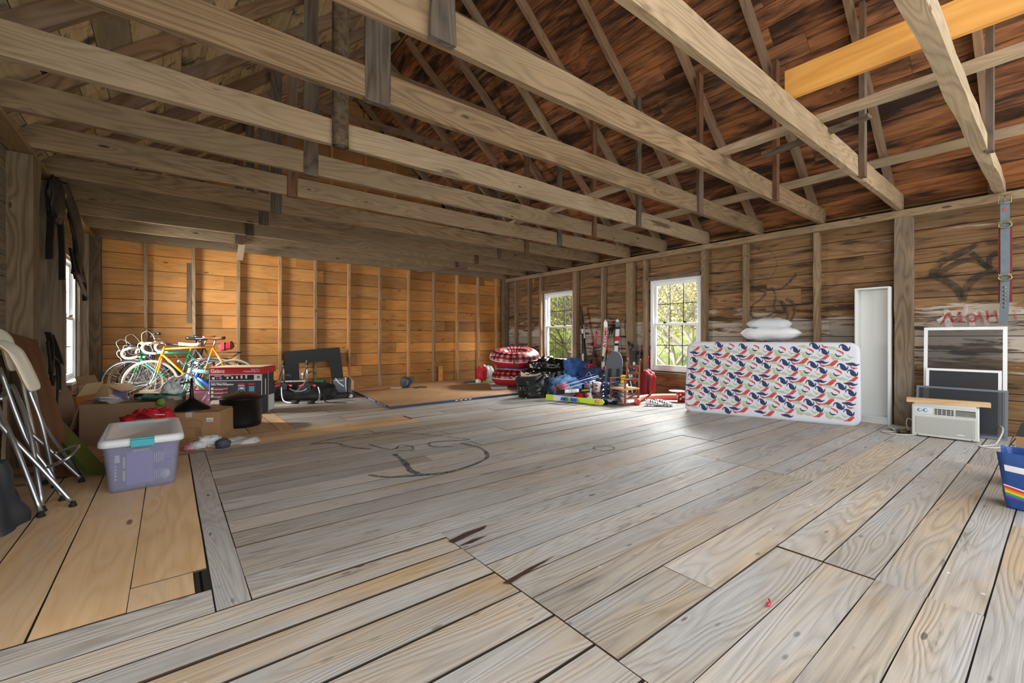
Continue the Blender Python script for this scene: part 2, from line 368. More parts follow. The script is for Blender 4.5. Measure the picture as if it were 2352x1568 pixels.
fboard(-1.05, .26, 4.90, 4.97, 'x', .0, .4)
for a, b, m_ in ((-1.05, -.75, 1), (-.75, -.45, 1), (-.45, -.15, 1), (-.15, .15, 1), (.15, .43, 1), (.43, .7, 1), (.7, .98, 1), (.98, 1.15, 1)):
    fboard(a, b, 5.52, 9.3, 'y', R_.random()*.4, R_.uniform(.44, .52), mi=m_)
fl.box((3, 4.3, -.025), (8.4, 11.4, .04), mi=2)
floor = struct(fl.build('floor', [M['floor'], M['newfloor'], M['gap'], M['gapb']]))
# spray paint scrawl on the floor and the walls
def paint(name, col, alpha, sc=22):
    m = bpy.data.materials.new(name); t = NT(m); oc = t.n('TexCoord').outputs['Object']
    a = t.m('MULTIPLY', t.mr(t.noise(oc, sc, 4, .7), .28, .62), alpha)
    t.bsdf({'Base Color': lin(col), 'Roughness': .6, 'Alpha': a}); return m
M['spray'] = paint('faded_black_spray', '#2b3136', .75); M['sprayw'] = paint('soft_black_spray', '#25221a', .72, 9)
M['red'] = paint('red_spray', '#a8372d', .85, 14); M['wspray'] = paint('white_spray', '#cfc8c0', .8, 10)
def scrawl(name, strokes, mat, plane, parent, lay=0.0):
    b = MB(3)
    for w, pts in strokes:
        if plane == 'floor': P = spline([(x, y, .0035+lay) for x, y in pts], 6); up = (0, 0, 1)
        else: P = spline([(XR-.012-lay, y, z) for y, z in pts], 6); up = (1, 0, 0)
        n = len(P); vs = []
        for i, p in enumerate(P):
            d = (P[min(i+1, n-1)]-P[max(i-1, 0)]).normalized(); sd = d.cross(Vector(up)); ww = w*(.75+.5*noise.noise(p*4))
            vs += [p+sd*ww/2, p-sd*ww/2]
        b.add(vs, [[2*i, 2*i+1, 2*i+3, 2*i+2] for i in range(n-1)])
    return b.build(name, mat, parent)
M['rot'] = pm('rotted_brown_wood', '#3d2413', .95, var=.5, vs=60)
b = MB(3)
for pts in ([(1.13, 1.97), (1.25, 2.0), (1.40, 2.005), (1.36, 1.975), (1.24, 1.955), (1.14, 1.935)], [(1.14, 1.89), (1.24, 1.91), (1.33, 1.90), (1.22, 1.88)], [(1.12, 1.49), (1.3, 1.515), (1.46, 1.52), (1.3, 1.495), (1.14, 1.465)]):
    b.add([(x, y, .0035) for x, y in pts], [list(range(len(pts)))[::-1]])
b.build('rotted_gap', M['rot'], floor)
b = MB(3); b.tube([(3.25+.11*math.cos(a), 2.72+.09*math.sin(a), .003) for a in [2*PI*k/30 for k in range(30)]], .005, 4, closed=True, flat=.2); b.build('ring_stain', M['spray'], floor)
scrawl('graffiti', [(.035, [(1.10, 4.62), (1.40, 4.71), (1.73, 4.68), (2.05, 4.48), (2.43, 3.82), (2.2, 3.9), (2.05, 3.93), (2.0, 3.78), (2.15, 3.66)]),
    (.045, [(1.10, 4.62), (1.3, 4.5), (1.34, 4.33), (1.42, 4.15), (1.5, 4.05)]),
    (.05, [(2.28, 3.72), (2.33, 3.45), (2.2, 3.15), (1.95, 3.02), (1.7, 2.98), (1.5, 3.05), (1.3, 3.15), (1.2, 3.3)]),
    (.03, [(1.55, 4.25), (1.6, 4.0), (1.68, 3.92), (1.78, 4.02), (1.84, 3.9), (1.78, 3.78), (1.66, 3.84)]),
    (.06, [(1.6, 3.75), (1.56, 3.45), (1.5, 3.2), (1.52, 3.05)])], M['spray'], 'floor', floor)
# ---------------------------------------------------------------- walls
def planks(b, plane, c, u0, u1, z0, z1, hmin, hmax, holes=(), lmin=1.6, lmax=3.6, seed=2, warm=(.0, .5), br=(.4, .56), top=None, gp=.008):
    r = random.Random(seed); z = z0; th = .022
    while z < z1-.01:
        h = min(r.uniform(hmin, hmax), z1-z)
        if z1-z-h < .06: h = z1-z
        for e_ in [q for hh_ in holes for q in hh_[2:]]:
            if z+.03 < e_ < z+h-.001: h = e_-z
        a0, a1 = u0, u1
        if top:
            a0, a1 = top(z+h*.5)
            if a1-a0 < .1: break
        segs = [(a0, a1)]
        for (p, q, hz0, hz1) in holes:
            if z+h > hz0+.02 and z < hz1-.02:
                ns = []
                for s0, s1 in segs:
                    if q <= s0 or p >= s1: ns.append((s0, s1))
                    else:
                        if p > s0: ns.append((s0, p))
                        if q < s1: ns.append((q, s1))
                segs = ns
        for s0, s1 in segs:
            x = s0
            while x < s1-.01:
                e = min(x+r.uniform(lmin, lmax), s1)
                if s1-e < .5: e = s1
                tn = (r.uniform(*br), r.uniform(*warm), r.random()); cz = z+h/2; dd = r.uniform(-.003, .003)
                if plane == 'x': b.beam((c+dd, x, cz), (c+dd, e, cz), th, h-gp, tn=tn, seg=1)
                else: b.beam((x, c+dd, cz), (e, c+dd, cz), th, h-gp, tn=tn, seg=1)
                x = e
        z += h
WH = [(3.80, 4.79, .45, 2.11), (6.73, 7.71, .45, 2.11)]
w = MB(11); planks(w, 'x', XR+.011, -.6, 9.3, 0, 2.62, .15, .24, WH, seed=4, warm=(0, .7))
w.box((XR+.05, 1.6, 1.3), (.02, 4.4, 2.7), mi=1); w.box((XR+.05, 5.76, 1.3), (.02, 1.94, 2.7), mi=1); w.box((XR+.05, 8.5, 1.3), (.02, 1.58, 2.7), mi=1)
for (p, q, a, b_) in WH: w.box((XR+.05, (p+q)/2, a/2-.02), (.02, q-p, a), mi=1); w.box((XR+.05, (p+q)/2, (b_+2.65)/2), (.02, q-p, 2.65-b_), mi=1)
wallR = struct(w.build('wall_right', [M['wallR'], M['gap']]))
w = MB(12); planks(w, 'x', XL-.011, -.6, 9.3, 0, 2.62, .16, .26, [(7.45, 8.5, .45, 2.11), (-.6, 2.2, .2, 2.45)], seed=6)  # nearer hole is added out of view so floor-bounced sun lights the beams
w.box((XL-.05, 4.65, 1.3), (.02, 5.5, 2.7), mi=1); w.box((XL-.05, 8.9, 1.3), (.02, .8, 2.7), mi=1); w.box((XL-.05, 7.97, .2), (.02, 1.1, .5), mi=1); w.box((XL-.05, 7.97, 2.4), (.02, 1.1, .55), mi=1)
wallL = struct(w.build('wall_left', [M['wallL'], M['gap']]))
def gtop(z):
    if z < 2.55: return (XL, XR)
    zz = z-2.7; return (-.9+zz/.87, 7.02-zz/.87)
w = MB(13); planks(w, 'y', YB+.011, XL, XR, 0, 2.72, .22, .3, seed=8, warm=(0, .55), br=(.32, .6), gp=.009)
planks(w, 'y', YB+.011, XL, XR, 2.72, 6.1, .22, .3, seed=9, warm=(.1, .5), br=(.25, .4), top=gtop)
w.prism([(XL, 0), (XR, 0), (XR, 2.76), (RID, 6.3), (XL, 2.76)], (0, YB+.04, 0), (1, 0, 0), (0, 0, 1), .01, mi=1)
wallB = struct(w.build('wall_back', [M['pine'], M['gap']]))
def roof(side, mat, seed):
    b = MB(seed); r = random.Random(seed); cs = math.cos(math.atan(.87)); s = -.35; L = (6.95-RID)/cs+.03
    nrm = Vector((.87, 0, 1)).normalized() if side > 0 else Vector((-.87, 0, 1)).normalized()
    while s < L:
        wd = min(r.uniform(.16, .26), L-s+.01); x = 6.95-(s+wd/2)*cs if side > 0 else -.83+(s+wd/2)*cs
        z = 2.64+.87*(s+wd/2)*cs+.19; y = -.6-r.uniform(0, .1)
        while y < 9.38:
            e = min(y+r.uniform(1.6, 4.2), 9.4)
            if 9.4-e < .5: e = 9.4
            b.beam((x, y, z), (x, e-.003, z), wd-.006, .022, up=nrm, tn=(r.uniform(.36, .58), r.uniform(0, .6), r.random())); y = e
        s += wd
    a0 = -.45; x0 = 6.95-a0*cs; x1 = RID; d = nrm*.03
    xa, xb = (x0, RID) if side > 0 else (-.83+a0*cs, RID)
    za = 2.64+.87*a0*cs+.19; zb = 2.64+.87*(6.95-RID)+.19
    P = [(xa, -.6, za), (xa, 9.4, za), (xb, 9.4, zb), (xb, -.6, zb)]
    b.add([Vector(p)+d for p in P]+[Vector(p)+d*1.6 for p in P], [[0, 1, 2, 3], [7, 6, 5, 4], [0, 4, 5, 1], [1, 5, 6, 2], [2, 6, 7, 3], [3, 7, 4, 0]], mi=1)
    o = struct(b.build('ceiling', [mat, M['gap']])); return o
roof(1, M['roofR'], 21); roof(-1, M['roofL'], 22)

# ---------------------------------------------------------------- windows
def window(num, x, y0, y1, z0, z1, side):
    """side=+1: looks out toward +x"""
    s = side; e = bpy.data.objects.new('window_%d' % num, None); COL.objects.link(e); e.location = (x, (y0+y1)/2, z0); e['kind'] = 'structure'
    b = MB(); fw = .055
    for (ya, yb, za, zb) in ((y0, y0+fw, z0, z1), (y1-fw, y1, z0, z1), (y0+fw, y1-fw, z0, z0+.06), (y0+fw, y1-fw, z1-fw, z1)):
        b.box((x+s*.03, (ya+yb)/2, (za+zb)/2), (.11, yb-ya, zb-za))
    b.build('window_frame', M['whitevinyl'], e, ws=True, bevel=.006)
    zm = (z0+z1)/2+.02
    for k, (za, zb, dx) in enumerate(((z0+.06, zm+.02, .0), (zm-.02, z1-fw, .035))):
        b = MB(); xx = x+s*(.01+dx); sw = .045
        for (p, q, u, v) in ((y0+fw, y0+fw+sw, za, zb), (y1-fw-sw, y1-fw, za, zb), (y0+fw+sw, y1-fw-sw, za, za+sw), (y0+fw+sw, y1-fw-sw, zb-.04, zb)):
            b.box((xx, (p+q)/2, (u+v)/2), (.034, q-p, v-u))
        sash = b.build('sash', M['whitevinyl'], e, ws=True, bevel=.004)
        ya, yb = y0+fw+sw, y1-fw-sw; zc, zd = za+sw, zb-.04
        g = MB(); g.box((xx+s*.004, (ya+yb)/2, (zc+zd)/2), (.004, yb-ya, zd-zc)); gp = g.build('pane', M['glass'], sash); gp.location = -Vector(e.location)
        g = MB()
        for q in (1, 2): yy = ya+(yb-ya)*q/3; g.box((xx+s*.007, yy, (zc+zd)/2), (.008, .014, zd-zc))
        g.box((xx+s*.007, (ya+yb)/2, (zc+zd)/2), (.008, yb-ya, .014)); gp = g.build('muntin', M['muntin'], sash); gp.location = -Vector(e.location)
    for q in (.3, .7):
        g = MB(); yy = y0+(y1-y0)*q; g.box((x-s*.012, yy, zm+.03), (.03, .05, .02)); g.box((x-s*.02, yy+.012, zm+.045), (.02, .03, .012)); g.build('sash_lock', M['gap'], e, ws=True)
    return e
window(1, XR+.0, 6.735, 7.705, .47, 2.10, 1); window(2, XR+.0, 3.805, 4.785, .45, 2.10, 1); window(3, XL-.02, 7.46, 8.49, .47, 2.10, -1)
# wooden trim and sill boards round the windows
def trim(n, parts, mat=None):
    b = MB(n+40)
    for p0, p1, w_, h_ in parts: b.beam(p0, p1, w_, h_, tn=(.5, .2, 0), seg=6, jit=.002)
    return struct(b.build('trim_%d' % n, mat or M['post']))
trim(1, [((XR-.045, 6.72, .42), (XR-.045, 7.73, .42), .09, .05), ((XR-.045, 6.72, 2.135), (XR-.045, 7.73, 2.135), .09, .05)])
trim(2, [((XR-.045, 3.79, .4), (XR-.045, 4.80, .4), .09, .05), ((XR-.045, 3.79, 2.135), (XR-.045, 4.80, 2.135), .09, .05)])
trim(3, [((XL+.04, 7.42, .44), (XL+.04, 8.53, .44), .11, .05), ((XL+.03, 7.43, .44), (XL+.03, 7.43, 2.2), .03, .08), ((XL+.03, 8.52, .44), (XL+.03, 8.52, 2.2), .03, .08)], M['wallL'])
b = MB(); b.box((XL+.03, 7.97, .49), (.14, 1.06, .04)); o = struct(b.build('trim_4', M['whitevinyl'], bevel=.008))

# ---------------------------------------------------------------- timbers
def timber(name, label, cat, group, mat, p0, p1, w_, h_, up=(0, 0, 1), seg=10, jit=.003, tn=None, **k):
    b = MB(R_.randint(0, 9999)); b.beam(p0, p1, w_, h_, up=up, tn=tn or (R_.uniform(.4, .58), R_.uniform(0, .5), R_.random()), seg=seg, jit=jit, **k)
    return tag(b.build(name, mat), label, cat, group)
tieY = [.44, 1.25, 2.05, 2.84, 3.68, 4.46, 5.25, 6.04, 6.80, 7.60, 8.40, 9.22]
tb = [.56, .54, .45, .38, .52, .44, .46, .42, .38, .46, .50, .44]; tg = [.9, .5, .15, .1, .8, .5, .4, .1, .05, .5, .6, .7]
for i, y in enumerate(tieY):
    n = len(tieY)-i; wdt = .085 if i == 0 else .05; hh = .13 if i == 0 else .20
    where = {1: 'lying on top of the orange back wall', 12: 'rough log-edged, nearest the camera at upper right'}.get(n, ORD[n]+' counted forward from the back wall')
    timber('tie_beam', 'long horizontal tie beam spanning the loft, '+where, 'beam', 'tie beams across the loft', M['beam'],
           (-.98, y-(.06 if 2 < i < 9 else 0), PZ+hh/2), (7.03, y, PZ+hh/2), wdt, hh, seg=26, jit=.006 if i in (0, 4) else .0035, tn=(tb[i], tg[i], 0))
def waney(b, x, y, z0, z1, w_, th, amp, tn, mi=0, seed=0, face=0):
    """upright board at near face of a tie with wavy natural edges"""
    n = max(6, int((z1-z0)/.09)); vs = []; wc = []; o = seed*3.7
    for i in range(n+1):
        z = z0+(z1-z0)*i/n; a = amp*noise.noise(Vector((z*3, o, 1))); c = amp*noise.noise(Vector((z*3, o, 9)))
        for q, t in ((-1, -1), (1, -1), (1, 1), (-1, 1)):
            vs.append((x+q*w_/2+(a if q < 0 else c)-(0.2*th*q if t > 0 else 0), y+t*th/2, z)); wc.append((z+o, q*w_/2, t*th/2+o))
    fs = [[3, 2, 1, 0], [4*n+j for j in range(4)]]
    for i in range(n):
        for j in range(4): p = 4*i+j; q = 4*i+(j+1) % 4; fs.append([p, q, q+4, p+4])
    b.add(vs, fs, wc, tn, mi)
hl = [(1, 1.30, .15, .05, 0), (2, 1.11, .145, .1, 0), (3, 1.07, .17, .12, 0), (4, 1.08, .12, .0, 1), (5, 1.05, .13, .15, 0), (6, 1.05, .11, .75, 0), (7, 1.03, .12, .15, 0), (8, 1.01, .12, .1, 0), (9, .95, .11, .1, 0), (10, .9, .12, .7, 0)]
for i, x, w_, wm, bk in hl:
    y = tieY[i]; b = MB(i); zt = roofz(x)+.06; zb = 2.575-(.07 if i in (2, 3) else 0)*0
    if bk:
        def fn(u, v, x=x, y=y, zb=zb, zt=zt):
            a = 2*PI*u; z = zb+(zt-zb)*v; k = 1+.12*noise.noise(Vector((math.cos(a)*3, math.sin(a)*3, z*9))); return (x+math.cos(a)*.065*k, y-.09+math.sin(a)*.05*k, z)
        b.grid(fn, 20, 60, cu=True); b.lathe([(0, zb+.001), (.055, zb+.002)], (x, y-.09, 0), 16)
        o = b.build('hanger_board', M['bark']); lab = 'round hanger pole still covered in bark, left row'
    else:
        waney(b, x, y-.05, zb, zt, w_, .045, .022 if i in (2, 1) else .008, (.5 if wm < .5 else .6, wm, 0), seed=i)
        o = b.build('hanger_board', M['dbeam']); lab = 'vertical board hanging on the left part of the %s tie beam from the back' % ORD[12-i]
    tag(o, lab, 'hanger board', 'left row of hanger boards')
strip = MB(5); waney(strip, .985, tieY[3]-.095, 2.68, 4.1, .03, .02, .02, None, seed=3)
hr = [(0, 5.30, .10, .3), (1, 5.19, .085, .55), (2, 5.31, .085, .8), (3, 5.13, .10, .75), (4, 5.06, .085, .15), (5, 5.04, .08, .75), (6, 5.09, .09, .1), (7, 5.04, .085, .7), (8, 5.0, .08, .1), (9, 5.0, .08, .7), (10, 5.0, .08, .3)]
for i, x, w_, wm in hr:
    b = MB(i+30); waney(b, x, tieY[i]-.05, 2.575, roofz(x)+.06, w_, .045, .012, (.62, wm, 0), seed=i+20)
    tag(b.build('hanger_board', M['dbeam']), 'vertical board hanging on the right part of the %s tie beam from the back' % ORD[12-i], 'hanger board', 'right row of hanger boards')
for i, y in enumerate(tieY):
    n = len(tieY)-i
    for s, side in ((1, 'right'), (-1, 'left')):
        x0 = 7.1 if s > 0 else -.98; z0 = 2.64+.87*(-.15)+.085; z1 = 2.64+.87*(6.95-RID)+.085
        yy = y+.055 if i < 11 else y-.06
        timber('rafter', 'sloping rafter under the %s roof slope, %s from the back wall' % (side, ORD[n]), 'rafter', '%s roof rafters' % side, M['rafter'],
               (x0, yy, z0), (RID+(.075 if s > 0 else -.075), yy, z1-.05), .055, .125, up=(0, 0, 1), seg=14, jit=.003, tn=(R_.uniform(.4, .6), R_.uniform(0, .9), 0))
timber('ridge_board', 'long ridge board at the top of the roof', 'beam', None, M['rafter'], (RID, -.6, 6.1), (RID, 9.3, 6.1), .03, .16)
for k, i in enumerate((5, 7, 9)):
    timber('collar_tie', 'high collar tie between the rafters, %s' % ('nearest the camera', 'in the middle', 'nearest the back wall')[k], 'beam', 'collar ties', M['rafter'],
           (RID-1.7+.2, tieY[i]-.03, 4.82), (RID+1.72-.2, tieY[i]-.03, 4.82), .03, .11, seg=8, tn=(.42, .7, 0))
timber('top_plate', 'long top plate along the right wall under the tie beams', 'beam', None, M['beam'], (XR-.07, -.6, 2.54), (XR-.07, 9.09, 2.54), .13, .09, seg=30, tn=(.52, .3, 0), jit=.003)
timber('top_plate', 'long top plate along the left wall above the window', 'beam', None, M['beam'], (-.945, -.6, 2.57), (-.945, 9.01, 2.57), .14, .04, seg=30, tn=(.52, 0, 0))
# lengthwise boards lying on the ties / nailed under the right rafters
timber('brace_board', 'long pale brace board lying lengthwise on top of the tie beams', 'beam', None, M['beam'], (4.12, -.6, PZ+.23), (4.2, 5.9, PZ+.23), .1, .05, seg=24, jit=.006, tn=(.64, 1, 0))
timber('splint_board', 'short splintered board end beside the long pale brace board', 'board', None, M['dbeam'], (4.3, .95, PZ+.19), (4.38, 1.75, PZ+.17), .07, .03, seg=6, jit=.006, tn=(.75, .1, 0), w1=.1)
timber('yellow_plank', 'new yellow pine plank standing on edge on the tie beams', 'board', None, M['yellow'], (3.62, -.6, PZ+.20+.11), (3.57, 1.28, PZ+.20+.11), .035, .21, seg=4, jit=.001, tn=(.5, 0, 0))
timber('girt', 'grey girt board nailed low across the right rafters', 'beam', None, M['beam'], (6.42, -.6, 3.05), (6.38, 5.2, 3.05), .03, .1, seg=16, up=(-.6, 0, 1), tn=(.5, 1, 0))
timber('diagonal_brace', 'short block brace poking down at the back wall top, left', 'beam', None, M['beam'], (.95, 8.36, 2.66), (.98, 9.0, 2.44), .09, .05, seg=2, tn=(.6, 1, 0))
timber('diagonal_brace', 'thin grey diagonal brace under the last beams, right', 'beam', None, M['dbeam'], (4.35, 8.95, 2.52), (5.05, 8.0, 2.56), .05, .03, seg=4, tn=(.6, .6, 0))
# studs
sb = [-.29, .34, .98, 1.66, 2.29, 2.95, 3.61, 4.28, 4.92, 5.56, 6.18, 6.76]
for k, x in enumerate(sb):
    timber('wall_stud', 'upright stud on the orange back wall, %s from the left' % ORD[k+1], 'stud', 'studs on the back wall', M['beam'] if k in (0, 1, 2, 4, 6, 8) else M['ply'],
           (x, YB-.045, 0), (x+R_.uniform(-.01, .01), YB-.045, PZ), .045, .085, up=(0, 1, 0), seg=12, jit=.004, tn=(.56, .25, 0))
for k, x in enumerate([.5, 1.2, 1.9, 2.6, 3.3, 3.95, 4.6, 5.3]):
    timber('gable_stud', 'upright stud high on the gable above the back wall, %s from the left' % ORD[k+1], 'stud', 'gable studs', M['pine'],
           (x, YB-.045, PZ+.2), (x, YB-.045, roofz(x)+.02), .045, .085, up=(0, 1, 0), seg=4, tn=(.36, .3, 0))
rs = [(8.72, .05), (8.2, .05), (7.76, .055), (6.64, .11), (5.87, .06), (5.2, .15), (4.86, .06), (3.72, .08), (3.06, .06), (2.12, .065), (.02, .06), (-.8, .06)]
rl_ = ['nearest the back corner', 'second from the back corner', 'just left of the far window', 'just right of the far window', 'behind the leaning white ski',
       'wide one behind the grey child carrier', 'just left of the near window', 'just right of the near window', 'left of the pillows', 'right of the pillows', 'past the window screens', 'beside the camera']
for (y, w_), l in zip(rs, rl_):
    if y > .1: timber('wall_stud', 'upright stud on the right wall, '+l, 'stud', 'studs on the right wall', M['beam'], (XR-.055, y, 0), (XR-.055, y, 2.49), w_, .10, up=(-1, 0, 0), seg=14, jit=.004, tn=(R_.uniform(.42, .5), .3, 0))
timber('wall_post', 'thick square post standing between bookcase and window screens', 'post', None, M['post'], (6.965, 1.21, 0), (6.965, 1.21, 2.49), .155, .17, up=(-1, 0, 0), seg=14, jit=.004, tn=(.52, .2, 0))
timber('corner_post', 'grey corner post where right and back walls meet', 'post', None, M['post'], (6.97, 9.17, 0), (6.97, 9.17, PZ), .14, .14, up=(-1, 0, 0), seg=8, jit=.004)
timber('corner_post', 'dark grey corner post where left and back walls meet', 'post', None, M['post'], (-.91, 9.12, 0), (-.91, 9.12, PZ), .2, .2, up=(-1, 0, 0), seg=8, jit=.004)
b = MB(77)
n = 30; vs = []; wc = []
for i in range(n+1):
    z = 2.545*i/n; a = .018*noise.noise(Vector((z*2.2, 3, 1)))*2
    for q in ((-1.03, 5.22), (-.872, 5.22), (-.872+a*.3, 5.46+a*1.5), (-1.03, 5.46)): vs.append((*q, z)); wc.append((z, q[0], q[1]))
fs = [[3, 2, 1, 0], [4*n+j for j in range(4)]]
for i in range(n):
    for j in range(4): p = 4*i+j; q = 4*i+(j+1) % 4; fs.append([p, q, q+4, p+4])
b.add(vs, fs, wc, (.5, .1, 0)); tag(b.build('wall_post', M['post']), 'thick dark post with a wavy edge on the left wall behind the stools', 'post')
ls = [(3.2, .05), (4.2, .05), (6.0, .06), (6.60, .12), (8.68, .05)]
for (y, w_), l in zip(ls, ['beside the camera', 'in front of the wavy post', 'just behind the wavy post', 'wide one before the left window', 'past the left window']):
    if y > 5: timber('wall_stud', 'upright stud on the left wall, '+l, 'stud', 'studs on the left wall', M['wallL'], (XL+.06, y, 0), (XL+.06, y, 2.54), w_, .11, up=(1, 0, 0), seg=10, jit=.004, tn=(.5, .1, 0))
# ---------------------------------------------------------------- object materials
M['alu'] = pm('brushed_aluminium', '#b9bec3', .3, .9); M['chrome'] = pm('chrome', '#d5d8da', .12, 1.0); M['steel'] = pm('dull_steel', '#8f9397', .4, .9)
M['black'] = pm('black_plastic', '#17181a', .45); M['rubber'] = pm('black_rubber', '#141414', .8); M['blackmetal'] = pm('black_enamel', '#121214', .42, 0, coat=.1, spec=.3)
M['cream'] = pm('cream_veneer', '#e6e2d4', .4); M['plyedge'] = pm('plywood_edge', '#a98256', .7)
M['leather'] = pm('old_black_leather', '#2b2622', .55, bump=.4, bscale=60, var=.4); M['leather2'] = pm('brown_leather', '#4a3021', .5, bump=.4, bscale=60, var=.3)
M['brass'] = pm('old_brass', '#9a8a5c', .35, .8); M['green'] = pm('olive_green_paint', '#44591f', .5, var=.25, vs=4, bump=.1)
M['walnut'] = wood('walnut_table_leaf', '#70503c', '#4f3526', knot=0, rings=6, rough=.35, contrast=.6, bump=.05)
M['sheet'] = pm('grey_brown_metal_sheet', '#8b837c', .35, .6, var=.15); M['tarp'] = pm('charcoal_cover', '#2c3035', .6, bump=.4, bscale=8)
M['card'] = pm('cardboard', '#a8835c', .85, var=.08, bump=.05, bscale=80); M['cardin'] = pm('cardboard_inside', '#cdb38c', .85, var=.06); M['cardo'] = pm('orange_brown_cardboard', '#a8673a', .8, var=.1)
M['cardd'] = pm('dim_brown_cardboard', '#8a6e52', .85, var=.08)
M['clear'] = pm('milky_clear_plastic', '#b4bbe2', .25, alpha=.36, coat=.3); M['lid'] = pm('white_plastic_lid', '#d9dde0', .4); M['teal'] = pm('teal_plastic', '#3aa7b4', .4)
M['purple'] = pm('purple_card', '#7d6fb4', .6); M['navyp'] = pm('navy_print', '#2d3350', .6); M['label'] = pm('white_label', '#e7e7e4', .6); M['ink'] = pm('black_ink', '#22211f', .7)
M['redcloth'] = pm('red_nonwoven_bag', '#c2182b', .7, bump=.3, bscale=14); M['tealcloth'] = pm('teal_bandana', '#5f9d8d', .85, var=.3, vs=60); M['wrap'] = pm('clear_bubble_wrap', '#dfe3e4', .2, alpha=.55, bump=.8, bscale=25)
M['leaf'] = pm('green_felt_leaf', '#6f8a3a', .8); M['sign'] = pm('dark_stone', '#3d434c', .7)
M['whitebag'] = pm('white_plastic_bag', '#dfe3e4', .35, alpha=.85, bump=.5, bscale=18); M['pinkpl'] = pm('pink_tinted_plastic', '#e8a9bd', .3, alpha=.6); M['pink'] = pm('hot_pink_zip', '#e2408a', .4)
M['redp'] = pm('red_print', '#c9353f', .5); M['greyp'] = pm('slate_print', '#3b3f4a', .5); M['whitep'] = pm('white_print', '#e8e8e8', .5); M['bluep'] = pm('blue_print', '#5da3cf', .5)
M['yellowt'] = pm('yellow_tape', '#d8c23c', .4)
VR = -0.666   # many things on the floor stand square to this heading

# ---------------------------------------------------------------- folding bar stools
def stool(label, tubes, feet, seat, bars):
    root = thing('folding_stool', label, 'stool', (-.6, 4.1, 0), group='folding bar stools')
    for nm, pts in tubes:
        b = MB(); b.tube(spline(pts, 5), .0125, 10); b.build(nm, M['alu'], root, ws=True)
    for p in feet:
        b = MB(); b.lathe([(.0, 0), (.019, .001), (.021, .006), (.016, .016), (.013, .022), (.013, .03), (0, .031)], p, 14); b.build('rubber_foot', M['rubber'], root, ws=True)
    for pts in bars:
        b = MB(); b.tube(spline(pts, 5) if len(pts) > 2 else pts, .010, 10); b.build('foot_rest', M['alu'], root, ws=True)
    c, ax, ay, w_, l_, cv = seat; ax = Vector(ax).normalized(); ay = Vector(ay); ay = (ay-ax*ay.dot(ax)).normalized(); n = ax.cross(ay); c = Vector(c)
    b = MB(); m_ = 24; th = .016
    def outline(u):
        a = 2*PI*u; q = .35; return (math.copysign(abs(math.cos(a))**q, math.cos(a))*w_/2, math.copysign(abs(math.sin(a))**q, math.sin(a))*l_/2)
    def P(u, k, o):
        x, y = outline(u); x *= k; y *= k; curl = cv*max(0, (-y/l_-.12))**2*6; return c+ax*x+ay*y+n*(o+curl)
    rings = [(0, th/2), (.5, th/2), (.96, th/2), (1, th/2-.004)]; vs = []
    for k, o in rings+[(1, -th/2+.004), (.96, -th/2), (.5, -th/2), (0, -th/2)]: vs += [P(i/48, k, o) for i in range(48)]
    fs = []; mi = []
    for r_ in range(7):
        for i in range(48): a = r_*48+i; d = r_*48+(i+1) % 48; fs.append([a, d, d+48, a+48]); mi.append(1 if r_ == 3 else 0)
    b.add(vs, fs, None, None, 0, True); b.mi = mi; b.build('seat', [M['cream'], M['plyedge']], root, ws=True)
    return root
stool('folded aluminium bar stool with cream seat, nearer of the two, leaning on left wall',
      [('leg', [(-.84, 4.16, .86), (-.71, 4.06, .42), (-.61, 4.05, .2), (-.545, 4.01, .03)]), ('leg', [(-.84, 4.05, .70), (-.81, 4.01, .6), (-.72, 3.87, .41), (-.592, 3.725, .03)]),
       ('leg', [(-.84, 4.0, .64), (-.79, 3.93, .53), (-.62, 3.88, .26), (-.478, 3.835, .03)]), ('leg', [(-.83, 4.12, .66), (-.81, 4.24, .74), (-.775, 4.2, .68), (-.69, 4.04, .46), (-.603, 3.835, .03)])],
      [(-.59, 3.72, 0), (-.47, 3.83, 0), (-.6, 3.83, 0), (-.54, 4.01, 0)],
      ((-.755, 4.235, .875), (.21, .98, .06), (.30, -.10, -1), .165, .37, .07),
      [[(-.8, 4.1, .12), (-.67, 3.875, .17)], [(-.63, 4.07, .21), (-.51, 3.94, .28), (-.48, 4.13, .32), (-.6, 4.38, .25)]])
stool('folded aluminium bar stool mostly hidden behind the nearer one, only its cream top edge showing',
      [('leg', [(-.76, 4.40, .80), (-.75, 4.38, .69), (-.69, 4.37, .45), (-.63, 4.39, .03)]), ('leg', [(-.75, 4.36, .78), (-.73, 4.38, .69), (-.70, 4.49, .43), (-.54, 4.63, .03)]),
       ('leg', [(-.77, 4.42, .42), (-.6, 4.44, .17), (-.505, 4.44, .03)]), ('leg', [(-.82, 4.45, .98), (-.80, 4.5, .7), (-.74, 4.52, .3), (-.7, 4.53, .03)])],
      [(-.63, 4.39, 0), (-.54, 4.63, 0), (-.5, 4.44, 0), (-.7, 4.53, 0)],
      ((-.865, 4.50, .97), (.21, .98, .06), (.16, -.05, -1), .15, .30, .05), [[(-.62, 4.4, .24), (-.68, 4.52, .22)]])
b = MB(9)
def fn(u, v):
    a = 2*PI*u; z = .36*v; k = (1-.5*v)*(1+.22*noise.noise(Vector((math.cos(a)*2, math.sin(a)*2, v*3)))+.08*math.sin(a*7+v*4)); return (-.80+math.cos(a)*.16*k, 3.66+math.sin(a)*.22*k, z)
b.grid(fn, 44, 20, cu=True); b.add([(-.80, 3.66, .38)]+[fn(i/44, 1) for i in range(44)], [[0, 1+i, 1+(i+1) % 44] for i in range(44)], sm=True)
tag(b.build('fabric_cover', M['tarp']), 'crumpled charcoal fabric cover on the floor in the bottom left corner', 'cover')
